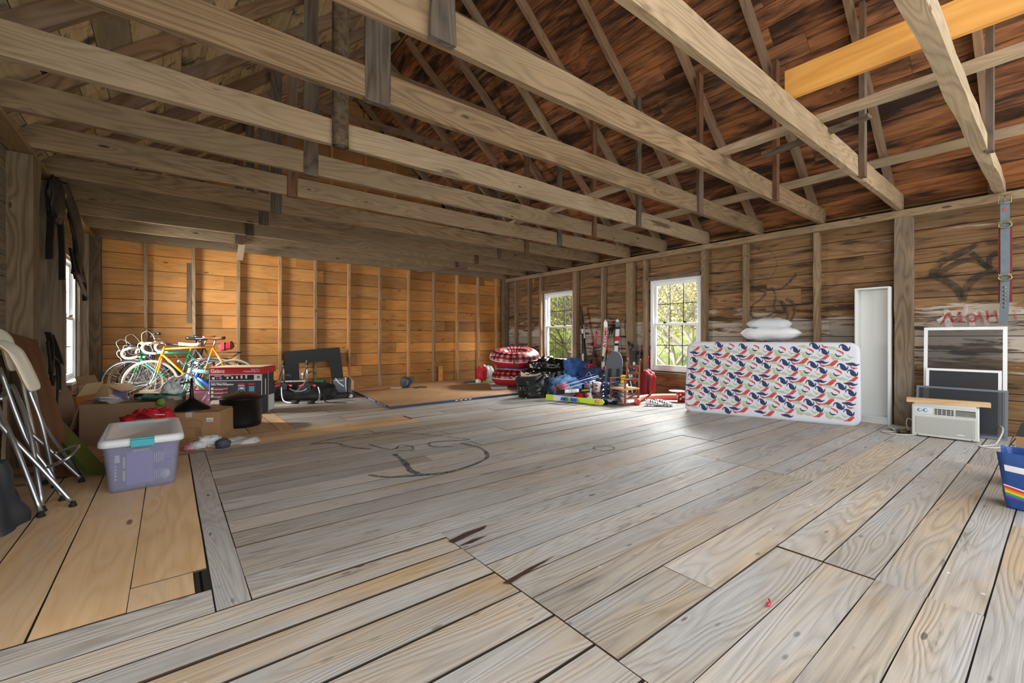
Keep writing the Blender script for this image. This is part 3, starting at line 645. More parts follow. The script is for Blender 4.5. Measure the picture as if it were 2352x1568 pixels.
# ---------------------------------------------------------------- boards leaning on the left wall
b = MB(2); b.beam((-.62, 4.62, .01), (-.93, 5.16, 1.06), .26, .024, up=(.75, -.35, .4), tn=(.5, 0, 0), seg=2)
b2 = tag(b.build('table_leaf', M['walnut'], bevel=.003), 'long walnut table leaf leaning on the left wall behind the stools', 'table leaf')
b = MB(2); b.prism([(-.14, 0), (.14, 0), (.15, .30), (.17, .5), (.12, .72), (.07, .86), (-.02, .9), (-.1, .8), (-.14, .5)], (-.73, 6.05, 0), Vector((.45, .85, 0)).normalized(), Vector((-.27, .3, .88)).normalized(), .004)
tag(b.build('metal_sheet', M['sheet']), 'curved brown-grey metal sheet leaning on the left wall below the harness straps', 'metal sheet')
b = MB(2); b.beam((-.425, 4.52, .03), (-.76, 5.14, .37), .15, .035, up=(.6, -.35, .75), tn=(.5, 0, 0)); tag(b.build('green_board', M['green'], bevel=.003), 'thick olive green painted board leaning at a low angle beside the stools', 'board')
b = MB(2); b.beam((-.92, 4.7, .0), (-.97, 5.0, .7), .12, .02, up=(-1, 0, 0), seg=4, jit=.003); tag(b.build('leaning_plank', M['wallL']), 'short dark plank leaning on the left wall under the table leaf', 'board')
# ---------------------------------------------------------------- harness hung over the left plate
r0 = thing('horse_harness', 'black leather horse collar and straps hanging from the left top plate', 'harness', (-.78, 6.7, 1.9))
b = MB(4)
def fn(u, v):
    s = v; y = 6.05+.85*s+.08*math.sin(s*PI); x = -.82+.05*math.sin(s*PI); z = 2.56-.78*s; w_ = .12*math.sin(min(1, s*1.25+.12)*PI*.85)+.02; a = 2*PI*u
    return (x+.045*math.sin(a), y+w_*math.cos(a)+.004*math.sin(s*70)*(math.sin(a) > 0), z+w_*.35*math.cos(a))
b.grid(fn, 24, 60, cu=True); b.build('collar_pad', M['leather'], r0, ws=True)
b = MB(4); b.tube(spline([(-.80, 6.10, 2.5), (-.79, 6.35, 2.2), (-.77, 6.72, 1.95), (-.76, 6.98, 1.72), (-.76, 7.05, 1.66)], 8), .012, 8); b.build('hame', M['leather2'], r0, ws=True)
b = MB(4); b.blob((-.85, 5.98, 2.36), (.055, .24, .22), .15, 3, 2, 14, flat=False); b.build('collar_body', M['leather'], r0, ws=True)
for i, (pts, w_) in enumerate([([(-.84, 6.1, 2.25), (-.83, 6.12, 1.95), (-.83, 6.13, 1.62)], .06), ([(-.86, 5.85, 2.2), (-.87, 5.84, 1.95), (-.87, 5.83, 1.78)], .07), ([(-.8, 6.6, 1.95), (-.79, 6.75, 1.8), (-.78, 7.0, 1.69)], .045), ([(-.82, 6.5, 2.0), (-.8, 6.56, 1.8), (-.79, 6.6, 1.68)], .03), ([(-.77, 7.05, 1.7), (-.77, 7.05, 1.6), (-.77, 7.06, 1.48)], .05)]):
    b = MB(); b.ribbon(spline(pts, 5), w_, up=(.75, -.62, 0), th=.01); b.build('strap', M['leather'], r0, ws=True)
b = MB(); b.beam((-.78, 6.55, 1.74), (-.76, 7.12, 1.52), .05, .035, up=(1, 0, .6)); b.build('wooden_bar', M['leather2'], r0, ws=True, bevel=.008)
for (y, z, r_) in ((5.96, 2.42, .03), (5.98, 2.27, .03)):
    b = MB(); b.tube(arc((-.78, y, z), r_, 0, 2*PI, 18, (0, 1, 0), (0, 0, 1))[:-1], .004, 6, closed=True); b.build('ring', M['brass'], r0, ws=True)
b = MB(); b.tube(spline([(-.785, 6.3, 2.5), (-.785, 6.34, 2.54), (-.785, 6.4, 2.5), (-.785, 6.34, 2.43), (-.785, 6.3, 2.4)], 5), .005, 6); b.build('hook', M['chrome'], r0, ws=True)
r0 = thing('leather_straps', 'bundle of black leather straps with buckles hung on a nail by the wavy post', 'straps', (-.84, 5.75, .8))
for pts, w_ in [([(-.85, 5.62, 1.10), (-.84, 5.68, 1.0), (-.84, 5.72, .85), (-.84, 5.70, .72)], .05), ([(-.84, 5.66, 1.08), (-.83, 5.80, .98), (-.82, 5.95, .84), (-.82, 5.96, .8)], .05), ([(-.85, 5.6, 1.02), (-.84, 5.62, .88), (-.84, 5.66, .75)], .02),
               ([(-.83, 5.72, .86), (-.82, 5.82, .82), (-.82, 5.9, .72), (-.82, 5.92, .56)], .04), ([(-.83, 5.86, .8), (-.82, 5.85, .6), (-.82, 5.78, .35), (-.82, 5.74, .28)], .016), ([(-.84, 5.7, .84), (-.83, 5.64, .7), (-.83, 5.68, .62), (-.83, 5.76, .7)], .03)]:
    b = MB(); b.ribbon(spline(pts, 6), w_, up=(.75, -.62, .15), th=.009); b.build('strap', M['leather'], r0, ws=True)
b = MB(); b.tube(arc((-.815, 5.92, .54), .022, 0, 2*PI, 14, (0, 1, 0), (0, 0, 1))[:-1], .004, 6, closed=True); b.build('buckle', M['steel'], r0, ws=True)

# ---------------------------------------------------------------- boxes
def tub(b, w_, d_, h_, th, taper=1.0, z0=0.0, mi=0, open_top=True):
    """hollow box, outer size at top w_,d_; bottom scaled by taper"""
    def ring(w, d, z): return [(-w/2, -d/2, z), (w/2, -d/2, z), (w/2, d/2, z), (-w/2, d/2, z)]
    R = [ring(w_*taper, d_*taper, z0), ring(w_, d_, z0+h_), ring(w_-2*th, d_-2*th, z0+h_), ring(w_*taper-2*th, d_*taper-2*th, z0+th)]
    vs = [p for r in R for p in r]; fs = [[3, 2, 1, 0], [12, 13, 14, 15]]
    for k in range(3):
        for j in range(4): a = 4*k+j; c = 4*k+(j+1) % 4; fs.append([a, c, c+4, a+4])
    b.add(vs, fs, None, None, mi)
def flap(b, p0, p1, out, ang, ln, th=.005, mi=0):
    p0 = Vector(p0); p1 = Vector(p1); d = Vector(out).normalized()*math.cos(ang)*ln+Vector((0, 0, math.sin(ang)*ln)); e = (p1-p0).normalized()*.01; n = (p1-p0).cross(d).normalized()*th
    vs = [p0, p1, p1+d-e, p0+d+e]; vs += [v+n for v in vs]; b.add(vs, [[3, 2, 1, 0], [4, 5, 6, 7], [0, 1, 5, 4], [1, 2, 6, 5], [2, 3, 7, 6], [3, 0, 4, 7]], mi=mi)
# storage tote
r0 = thing('storage_tote', 'large clear plastic storage tote with grey-white lid and teal latch', 'storage box', (-.15, 4.33, 0), rz=.02); r0.scale = (.84, 1, 1.0)
b = MB(); W_, D_, H_ = .50, .80, .325
def rr_ring(w, d, z, rad, n=6):
    out = []
    for (cx, cy, a0) in ((w/2-rad, -d/2+rad, -PI/2), (w/2-rad, d/2-rad, 0), (-w/2+rad, d/2-rad, PI/2), (-w/2+rad, -d/2+rad, PI)):
        for i in range(n+1): a = a0+PI/2*i/n; out.append((cx+rad*math.cos(a), cy+rad*math.sin(a), z))
    return out
def rings(b, L, mi=0, cap0=True, cap1=True, sm=True):
    n = len(L[0]); vs = [p for r in L for p in r]; fs = []
    for k in range(len(L)-1):
        for j in range(n): a = k*n+j; c = k*n+(j+1) % n; fs.append([a, c, c+n, a+n])
    if cap0: fs.append(list(range(n))[::-1])
    if cap1: fs.append([(len(L)-1)*n+j for j in range(n)])
    b.add(vs, fs, None, None, mi, sm)
rings(b, [rr_ring(.415, .70, .003, .04), rr_ring(.43, .71, .02, .05), rr_ring(.49, .79, .30, .05), rr_ring(.505, .805, .305, .05), rr_ring(.505, .805, .33, .05), rr_ring(.497, .797, .33, .045), rr_ring(.482, .782, .3, .045), rr_ring(.422, .702, .024, .045)], 0, True, True)
b.build('tote_body', M['clear'], r0)
b = MB(); rings(b, [rr_ring(.535, .845, .318, .06), rr_ring(.55, .86, .325, .06), rr_ring(.545, .855, .355, .06), rr_ring(.52, .83, .368, .06), rr_ring(.43, .73, .368, .05), rr_ring(.40, .70, .352, .05)], 0, True, True)
lid = b.build('lid', M['lid'], r0)
for s in (-1, 1):
    b = MB(); b.box((0, s*.435, .335), (.15, .022, .05)); b.box((0, s*.42, .365), (.15, .04, .012)); b.build('latch', M['teal'], r0, bevel=.006, label='teal latch')
b = MB(); b.box((-.02, -.30, .14), (.17, .012, .22)); cont = b.build('purple_folder', M['purple'], r0)
b = MB(); b.box((-.135, -.305, .13), (.05, .012, .24)); b.box((.10, -.31, .15), (.07, .01, .22)); b.box((.04, -.2, .08), (.3, .1, .14)); b.build('packed_boxes', M['navyp'], r0)
b = MB(); b.box((-.16, -.318, .22), (.03, .004, .05)); b.box((-.012, -.318, .265), (.11, .006, .012))
for k in range(5): b.box((.075+k*.014, -.318, .20), (.004, .003, .06+.01*(k % 3))); b.box((.075+k*.014, -.318, .08), (.004, .003, .07-.01*(k % 2)))
for k in range(5): b.box((-.17, -.318, .17-k*.022), (.012, .003, .012))
b.build('printed_label', M['label'], r0)
b = MB(); b.box((-.118, -.318, .19), (.014, .003, .08)); b.box((-.118, -.318, .10), (.014, .003, .07)); b.build('colour_strip', M['yellowt'], r0)
b = MB(); b.lathe([(0, -.02), (.03, -.02), (.034, 0), (.034, .04), (.02, .055), (.018, .07), (0, .07)], (.14, -.27, .06), 16, M=Euler((1.2, 0, .3)).to_matrix()); b.build('white_bottle', M['label'], r0)
# long cardboard carton with funnel on it
r0 = thing('cardboard_carton', 'long taped brown cardboard carton lying between tote and black pot', 'box', (.28, 5.92, 0), rz=-.39)
b = MB(); b.box((.0, 0, .135), (.56, .62, .27)); b.build('carton_body', M['card'], r0, bevel=.004)
b = MB(); b.box((.0, .0, .2712), (.06, .62, .0015)); b.box((0, -.3105, .25), (.06, .0015, .05)); b.build('clear_tape', M['wrap'], r0)
b = MB(); b.box((.19, -.311, .19), (.062, .002, .04)); lb = b.build('white_sticker', M['label'], r0)
b = MB(); [b.box((.165+k*.007, -.3125, .185), (.003, .001, .014)) for k in range(8)]; b.build('barcode', M['ink'], r0)
b = MB(); b.tube(spline([(-.02, -.311, .18), (.05, -.311, .2), (.11, -.311, .18), (.11, -.311, .13), (.05, -.311, .115), (-.02, -.311, .12)], 6), .0012, 5); [b.tube([(.06+k*.012, -.311, .1), (.062+k*.012, -.311, .03)], .0012, 5) for k in range(5)]; b.tube([(.055, -.311, .105), (.115, -.311, .105)], .0012, 5); b.build('printed_drawing', M['ink'], r0)
b = MB(); b.box((.1, -.2, .2725), (.05, .025, .002)); b.box((.2, -.12, .2725), (.04, .02, .002)); b.build('yellow_sticker', M['yellowt'], r0)
r0 = thing('metal_funnel', 'old black metal funnel upside down on the long carton', 'funnel', (.195, 5.90, .272))
b = MB(); b.lathe([(.172, 0), (.168, .012), (.04, .105), (.022, .12), (.016, .2), (.011, .34), (.009, .34), (.013, .2), (.02, .11), (.16, .008)], (0, 0, 0), 40); b.build('cone', M['blackmetal'], r0)
# stock pot
r0 = thing('stock_pot', 'large black enamel stock pot with domed lid on the floor', 'pot', (.68, 6.10, 0)); r0.scale = (.88, .88, 1.0)
b = MB(); b.lathe([(0, .0), (.215, .0), (.235, .015), (.243, .06), (.25, .325), (.262, .328), (.262, .334), (.244, .334), (.236, .06), (0, .02)], (0, 0, 0), 48); b.build('pot_body', M['blackmetal'], r0)
b = MB(); b.lathe([(.27, .333), (.272, .338), (.255, .346), (.2, .37), (.1, .395), (0, .405)], (0, 0, 0), 48); ld = b.build('lid', M['blackmetal'], r0)
b = MB(); b.tube(arc((0, 0, .402), .028, 0, PI, 12, (math.cos(VR), math.sin(VR), 0)), .006, 8); b.build('lid_handle', M['blackmetal'], ld)
for s in (1, -1):
    d = Vector((math.sin(.666), math.cos(.666), 0))*(-s) ; sd = Vector((math.cos(-.666), math.sin(-.666), 0)); c = d*.25+Vector((0, 0, .26))
    b = MB(); b.tube(spline([c-sd*.06-d*.01, c-sd*.06+d*.03, c+d*.04+Vector((0, 0, -.008)), c+sd*.06+d*.03, c+sd*.06-d*.01], 6), .007, 8); b.build('handle', M['blackmetal'], r0)
# open carton with packing
r0 = thing('open_carton', 'big open brown carton full of packing beside the red bag', 'box', (-.29, 6.02, 0), rz=-.30)
b = MB(); tub(b, .68, .46, .40, .006); b.build('carton_body', M['cardd'], r0)
b = MB(); flap(b, (-.34, .23, .40), (-.34, -.23, .40), (-1, 0, 0), -1.25, .26); b.build('flap', M['cardd'], r0)
b = MB(); flap(b, (.34, -.23, .40), (.34, .23, .40), (1, 0, 0), -1.3, .2); b.build('flap', M['cardd'], r0)
def cloth(b, c, sx_, sy_, amp, sd, n=24, rz=0.0, fr=6, drape=0.0, up=0.0):
    c = Vector(c); R = Matrix.Rotation(rz, 3, 'Z')
    def fn(u, v):
        x = (u-.5)*sx_; y = (v-.5)*sy_; p = Vector((x*fr, y*fr, sd)); z = amp*(noise.noise(p)+.5*noise.noise(p*2.3))-drape*((2*u-1)**4+(2*v-1)**4)+up*u
        return c+R@Vector((x+amp*.3*noise.noise(p+Vector((5, 0, 0))), y+amp*.3*noise.noise(p+Vector((0, 5, 0))), z))
    b.grid(fn, n, n)
b = MB(); cloth(b, (-.05, 5.98, .42), .42, .34, .05, 3, 28, -.3, 8, up=.03); o = b.build('packing_cloth', M['tealcloth']); tag(o, 'teal patterned cloth lying in the big open carton', 'cloth')
b = MB(); cloth(b, (-.46, 6.06, .42), .2, .26, .05, 9, 20, -.3, 9); tag(b.build('plastic_sleeve', M['wrap']), 'clear plastic sleeves in the left of the open carton', 'plastic packing')
b = MB(); b.beam((-.6, 6.18, .40), (-.48, 6.0, .44), .16, .004, up=(.2, .1, 1)); tag(b.build('paper_card', M['label']), 'white folded card sticking out of the open carton', 'card')
b = MB(); b.blob((.03, 5.98, .46), (.09, .08, .12), .25, 4, 3, 16, crease=.3); tag(b.build('bubble_wrap_bundle', M['wrap']), 'bundle of crumpled clear bubble wrap standing in the open carton', 'bubble wrap')
b = MB(); b.box((.02, 5.97, .44), (.06, .05, .09)); tag(b.build('wrapped_block', M['cream']), 'pale block wrapped inside the clear bubble wrap', 'parcel')
b = MB(); b.lathe([(0, 0), (.03, .002), (.04, .012), (.03, .022), (0, .024)], (-.06, 5.70, .395), 16, M=Euler((1.4, 0, -.3)).to_matrix()); tag(b.build('green_leaf_tag', M['leaf']), 'small green leaf hanging on the front edge of the open carton', 'leaf')
# two cartons behind it
r0 = thing('tall_carton', 'small open carton with raised flaps and a purple printed side, behind the open carton', 'box', (-.62, 7.22, 0), rz=-.55)
b = MB(); tub(b, .32, .3, .48, .005); b.build('carton_body', M['cardin'], r0)
b = MB(); flap(b, (.16, -.15, .48), (.16, .15, .48), (1, 0, 0), -.45, .15); b.build('flap', M['cardin'], r0)
b = MB(); flap(b, (-.16, .15, .48), (-.16, -.15, .48), (-1, 0, 0), 1.2, .12); b.build('flap', M['cardd'], r0)
b = MB(); b.box((.162, .02, .3), (.002, .22, .25)); b.build('purple_print', M['purple'], r0)
r0 = thing('orange_carton', 'upright orange-brown carton with a torn flap at the left wall', 'box', (-.78, 6.72, 0), rz=-.5)
b = MB(); tub(b, .14, .26, .42, .005); b.build('carton_body', M['cardo'], r0)
b = MB(); flap(b, (.07, -.13, .42), (.07, .13, .42), (1, 0, 0), 1.0, .16); b.build('flap', M['cardin'], r0)
# red bag
r0 = thing('red_tote_bag', 'crumpled red fabric tote bag slumped behind the clear storage tote', 'bag', (-.14, 5.20, 0))
b = MB(); b.blob((-.13, 5.27, .19), (.215, .13, .185), .14, 3.2, 4, 26, sq=.8, crease=.28, M=Matrix.Rotation(-.4, 3, 'Z')); b.build('bag_body', M['redcloth'], r0, ws=True)
b = MB(); b.ribbon(spline([(-.22, 5.22, .37), (-.14, 5.10, .36), (-.04, 5.06, .29), (.0, 5.02, .22)], 6), .035, up=(1, .5, .2), th=.004); b.build('handle', M['redcloth'], r0, ws=True)
b = MB(); b.beam((-.10, 5.125, .352), (-.03, 5.09, .350), .003, .008); b.build('printed_strip', M['label'], r0, ws=True)
# black bin and small carton behind the open carton
r0 = thing('black_bin', 'black plastic bin with white printed panel among the cartons', 'bin', (-.08, 7.02, 0), rz=VR)
b = MB(); tub(b, .46, .25, .36, .006, .9); b.build('bin_body', M['black'], r0)
b = MB(); b.box((-.09, -.13, .27), (.2, .004, .1), rot=(.08, 0, 0)); b.build('white_panel', M['label'], r0)
b = MB(); flap(b, (-.23, -.12, .365), (.1, -.12, .365), (0, 1, 0), .25, .13); tag(b.build('carton_lid', M['cardin'], None), 'loose cardboard lid lying on the black bin', 'cardboard'); COL.objects['carton_lid'].location = (-.08, 7.02, 0); COL.objects['carton_lid'].rotation_euler = (0, 0, VR)
b = MB(); b.box((.28, 6.86, .09), (.3, .22, .18), rot=(0, 0, VR)); tag(b.build('small_carton', M['card'], bevel=.003), 'small closed carton under the pink zip bag', 'box')
r0 = thing('pink_zip_bag', 'pink clear zip bag with small toys inside, beside the fridge carton', 'bag', (.30, 6.84, .18), rz=VR)
b = MB(); b.blob((0, 0, .085), (.125, .05, .11), .08, 3, 7, 18, sq=.6); b.build('bag_body', M['pinkpl'], r0)
b = MB(); b.beam((-.13, 0, .195), (.13, 0, .205), .012, .018); b.build('zip', M['pink'], r0)
for p, m_ in (((-.04, 0, .05), 'redp'), ((.02, -.01, .06), 'leaf'), ((.05, 0, .05), 'redp')):
    b = MB(); b.blob(p, (.02, .012, .014), .2, 4, 2, 8, flat=False); b.build('toy', M[m_], r0)
# refrigerator carton
r0 = thing('refrigerator_carton', 'large printed compact refrigerator carton, slate and red, by the bicycles', 'box', (.82, 7.20, 0), rz=VR+.16); r0.scale = (.93, 1, 1.02)
b = MB(); w_, d_, h_ = .72, .42, .635; b.box((0, 0, h_/2), (w_, d_, h_)); b.build('carton_body', M['greyp'], r0, bevel=.006)
F = -d_/2-.0012
def panel(nm, mat, rects, parent=r0, y=F, th=.001, face='f'):
    b = MB()
    for (x, z, sx_, sz_) in rects:
        if face == 'f': b.box((x, y, z), (sx_, th, sz_))
        elif face == 's': b.box((y, x, z), (th, sx_, sz_))
    return b.build(nm, mat, parent)
panel('red_band', M['redp'], [(0, .585, .715, .09)]); panel('red_band', M['redp'], [(0, .585, .555, .09)], y=w_/2+.001, face='s')
panel('white_band', M['whitep'], [(0, .535, .715, .008), (0, .457, .715, .008), (.303, .495, .11, .075), (-.353, .3, .008, .6), (.353, .3, .008, .6)])
panel('ink_band', M['ink'], [(-.045, .496, .57, .066)], y=F-.0006)
text('lettering', 'Galanz', .068, M['whitep'], r0, (-.335, F-.001, .565), (PI/2, 0, 0), bold=.0015)
text('lettering', 'Single Door\nCompact Refrigerator', .026, M['whitep'], r0, (.335, F-.001, .598), (PI/2, 0, 0), align='RIGHT', bold=.0006)
text('lettering', 'Single Door Compact', .024, M['whitep'], r0, (-.33, F-.001, .422), (PI/2, 0, 0)); text('lettering', 'Retro White Refrigerator', .032, M['whitep'], r0, (-.33, F-.001, .397), (PI/2, 0, 0), sx=.9, bold=.0012)
red = []; wh = []
for k, z in enumerate((.36, .31, .26)):
    red += [(-.2, z, .19, .012)]; wh += [(-.315, z-.008, .034, .034), (-.2, z-.014, .18, .005), (-.23, z-.024, .12, .005)]
red += [(.075, .405, .085, .02), (.075, .305, .15, .01), (.07, .285, .1, .007), (.07, .258, .1, .007), (.21, .405, .085, .02), (.21, .292, .08, .007)]
red += [(.025, .36, .003, .12), (.135, .36, .003, .12), (.08, .30, .11, .003), (.08, .42, .11, .003), (.16, .36, .003, .12), (.27, .36, .003, .12), (.215, .30, .11, .003), (.215, .42, .11, .003)]
wh += [(.085, .276, .11, .005), (.085, .249, .08, .005), (.22, .282, .085, .005), (.22, .274, .07, .005), (.075, .39, .085, .01), (.08, .345, .04, .04)]
for k in range(5): wh.append((-.11+k*.063, .494+k*.003, .024, .024+k*.006))
wh += [(-.24, .518, .09, .006), (-.11, .52, .09, .006)]
panel('red_print', M['redp'], red, y=F-.0008); panel('white_print', M['whitep'], wh, y=F-.0012)
panel('blue_print', M['bluep'], [(.08, .345, .09, .06), (.215, .345, .075, .07), (-.205, .49, .032, .03)], y=F-.0008)
panel('blue_print', M['redp'], [(-.25, .49, .032, .03)], y=F-.001); panel('white_print', M['whitep'], [(-.3, .49, .032, .03)], y=F-.001)
b = MB()
for cx, w2, z2 in ((-.22, .24, .2), (.17, .24, .235)): b.prism([(cx-w2/2, 0.005), (cx+w2/2, .005), (cx+w2/2, z2-.03), (cx+w2/2-.012, z2-.008), (cx+w2/2-.035, z2), (cx-w2/2+.035, z2), (cx-w2/2+.012, z2-.008), (cx-w2/2, z2-.03)], (0, F-.001, 0), (1, 0, 0), (0, 0, 1), .0008)
b.build('printed_refrigerator', M['whitep'], r0)
panel('barcode', M['ink'], [(.29+k*.007, .5, .0035, .035) for k in range(6)], y=F-.0016)
b = MB(); b.box((0, 0, h_+.001), (.7, .54, .002)); b.build('worn_top', M['cardin'], r0)
b = MB(); b.box((w_/2+.001, 0, .3), (.001, .012, .6)); b.box((w_/2+.001, -.1, .36), (.001, .03, .22)); b.box((w_/2+.001, .12, .12), (.001, .2, .22)); b.build('side_print', M['whitep'], r0)
# plastic bag and dark stone-like cap
r0 = thing('white_plastic_bag', 'thin white plastic bag spread on the floor before the long carton', 'bag', (.42, 5.12, 0))
b = MB(); cloth(b, (.48, 5.17, .025), .52, .30, .035, 4, 30, -.15, 7, drape=.03); b.blob((.30, 5.12, .05), (.11, .09, .06), .25, 4, 8, 16, crease=.2); b.blob((.21, 5.06, .035), (.08, .06, .04), .2, 4, 6, 14, crease=.2); b.build('bag_body', M['whitebag'], r0, ws=True)
b = MB(); b.blob((.155, 5.05, .028), (.06, .06, .032), .15, 3, 5, 14); tag(b.build('pink_pouch', M['pinkpl']), 'small pinkish pouch at the left end of the white plastic bag', 'pouch')
b = MB(); b.blob((.405, 4.98, .04), (.065, .055, .055), .06, 2, 3, 18); tag(b.build('dark_cap', M['sign']), 'dark slate-blue rounded cap lying against the white plastic bag', 'cap')
b = MB(); b.box((-.30, 4.98, .03), (.22, .14, .012), rot=(.15, .35, .2)); tag(b.build('navy_card', M['navyp']), 'dark navy card on the floor left of the storage tote', 'card')
# ---------------------------------------------------------------- bicycles
M['orange'] = pm('orange_enamel', '#e8891c', .25, coat=.6); M['bgreen'] = pm('green_enamel', '#17825a', .25, coat=.6); M['bblack'] = pm('black_enamel_frame', '#1a1b1e', .3, coat=.4)
M['bsilver'] = pm('grey_frame', '#6e7378', .35, .5); M['celeste'] = pm('celeste_enamel', '#93cfc8', .3, coat=.5); M['blue'] = pm('blue_enamel', '#1c4fae', .3, coat=.5)
M['tape'] = pm('white_bar_tape', '#ece9e0', .5, bump=.3, bscale=90); M['gum'] = pm('tan_tyre_wall', '#c29a63', .7); M['hood'] = pm('gum_hood', '#c98f3c', .6); M['saddle'] = pm('brown_saddle', '#7a4a2c', .35, coat=.3)
M['wsaddle'] = pm('white_saddle', '#e8e8e6', .4); M['tyre'] = pm('tyre', '#2b2d30', .8); M['gtyre'] = pm('grey_tyre', '#787c82', .7); M['pinkg'] = pm('pale_pink_grip', '#e9c6cb', .5)
def wheel(root, x, R, tyre, wall=None, S=1.0, ns=32):
    b = MB(); c = Vector((x, 0, R)); ax, ay = (1, 0, 0), (0, 0, 1)
    b.tube(arc(c, R-.012, 0, 2*PI, 56, ax, ay)[:-1], .0125, 8, closed=True); w = b.build('wheel', tyre, root)
    if wall: b = MB(); [b.tube([p+Vector((0, s*.008, 0)) for p in arc(c, R-.018, 0, 2*PI, 56, ax, ay)[:-1]], .007, 6, closed=True) for s in (-1, 1)]; b.build('tyre_wall', wall, w)
    b = MB(); b.tube(arc(c, R-.03, 0, 2*PI, 56, ax, ay)[:-1], .008, 8, closed=True, flat=1.3); b.build('rim', M['alu'], w)
    b = MB()
    for i in range(ns):
        a = 2*PI*i/ns; s = 1 if i % 2 else -1; o = .45*(1 if (i//2) % 2 else -1)
        b.tube([c+Vector((.02*math.cos(a+o*2), s*.026, .02*math.sin(a+o*2))), c+Vector(((R-.034)*math.cos(a), 0, (R-.034)*math.sin(a)))], .0012, 4, cap=False)
    b.build('spokes', M['alu'], w)
    b = MB(); b.tube([c+Vector((0, -.045, 0)), c+Vector((0, .045, 0))], .014, 12); [b.tube([c+Vector((0, s*.026, 0)), c+Vector((0, s*.030, 0))], .024, 14) for s in (-1, 1)]; b.build('hub', M['chrome'], w)
def bike(name, label, loc, rz, fm, fork_low, R=.34, zc=.80, zh=.82, bars='drop', saddle='saddle', sz=.99, tyre='tyre', wall=None, wb=1.0, fat=1.0, S=1.06, band=None, bart='tape', bartilt=0.0, grp='bicycles', steer=0.0):
    root = thing(name, label, 'bicycle', loc, rz, group=grp); root.scale = (S, S, S)
    bb = Vector((.43*wb, 0, R-.065)); sc = Vector((.43*wb-(zc-R+.065)*.30, 0, zc)); ht = Vector((.84*wb, 0, zh)); hb = Vector((.84*wb+.038, 0, zh-.13)); rh = Vector((0, 0, R)); fh = Vector((wb, 0, R))
    b = MB(); f = .014*fat; b.tube([sc, ht+Vector((.008, 0, -.025))], f, 12); b.tube([bb, sc], f, 12); b.tube([bb, hb+Vector((-.008, 0, .025))], f*1.12, 12); b.tube([ht, hb], f*1.2, 12)
    b.tube([bb+Vector((0, -.034, 0)), bb+Vector((0, .034, 0))], .021, 12)
    for s in (-1, 1): b.tube([sc+Vector((0, s*.012, -.015)), rh+Vector((0, s*.055, 0))], .0075*fat, 8); b.tube([bb+Vector((0, s*.02, 0)), rh+Vector((0, s*.055, 0))], .009*fat, 8)
    fr = b.build('frame', fm, root)
    if band: b = MB(); q = bb+(sc-bb)*.62; b.tube([q, q+(sc-bb)*.13], f*1.06, 12); b.build('blue_band', M['bluep'], fr)
    cr = hb+Vector((.004, 0, -.02)); b = MB(); b.tube([cr+Vector((0, -.035, 0)), cr+Vector((0, .035, 0))], .012, 8)
    mid = []
    for s in (-1, 1):
        m1 = cr+(fh-cr)*.5+Vector((-.012, s*.04, 0)); b.tube([cr+Vector((0, s*.032, 0)), m1], .011, 8); mid.append(m1)
    fk = b.build('fork', fm, root)
    b = MB()
    for m1, s in zip(mid, (-1, 1)): b.tube(spline([m1, cr+(fh-cr)*.8+Vector((-.012, s*.045, 0)), fh+Vector((0, s*.05, 0))], 5), .0095, 8)
    b.build('fork_ends', fork_low, fk)
    wheel(root, 0, R, M[tyre], M[wall] if wall else None); wheel(root, wb, R, M[tyre], M[wall] if wall else None)
    b = MB(); b.lathe([(.0, -.003), (.095, -.003), (.095, .003), (0, .003)], bb+Vector((0, -.045, 0)), 32, M=Matrix.Rotation(PI/2, 3, 'X')); b.tube([bb+Vector((0, -.05, 0)), bb+Vector((.12, -.06, -.11))], .009, 8); b.tube([bb+Vector((0, .05, 0)), bb+Vector((-.12, .06, .11))], .009, 8)
    ck = b.build('crankset', M['chrome'], root)
    for s, q in ((-1, Vector((.12, -.06, -.11))), (1, Vector((-.12, .06, .11)))): b = MB(); b.box(bb+q+Vector((0, s*.05, 0)), (.08, .08, .02)); b.build('pedal', M['black'], ck, bevel=.004)
    d = (sc-bb).normalized(); st = sc+d*(sz-.03-zc); b = MB(); b.tube([sc, st], .0125, 10); b.build('seat_post', M['alu'], root)
    b = MB(); x0 = st.x+.02
    def fn(u, v):
        x = x0+.15-.28*v; wdt = .022+.055*max(0, (v-.45)/.55)**1.3+.01*math.sin(v*PI); a = 2*PI*u; zz = sz+.012*math.cos(v*PI*1.4+.3)*.6
        if v in (0, 1): wdt *= .3
        return (x, math.cos(a)*wdt, zz-.015+(.018*math.sin(a) if math.sin(a) > 0 else .03*math.sin(a)))
    b.grid(fn, 20, 16, cu=True); b.build('saddle', M[saddle], root)
    b = MB(); [b.tube(spline([(x0+.12, s*.012, sz-.02), (x0+.02, s*.02, sz-.05), (x0-.04, s*.022, sz-.05), (x0-.11, s*.04, sz-.02)], 4), .0035, 6) for s in (-1, 1)]; b.build('saddle_rails', M['chrome'], root)
    hs = ht+(ht-hb).normalized()*.05; RM = Matrix.Rotation(steer, 3, 'Z')
    b = MB(); b.tube([ht, hs, hs+RM@Vector((.09, 0, .008))], .012, 10); b.build('stem', M['chrome'], root)
    c = hs+RM@Vector((.09, 0, .008)); Tm = RM@Matrix.Rotation(bartilt, 3, 'Y')
    hbp = MB()
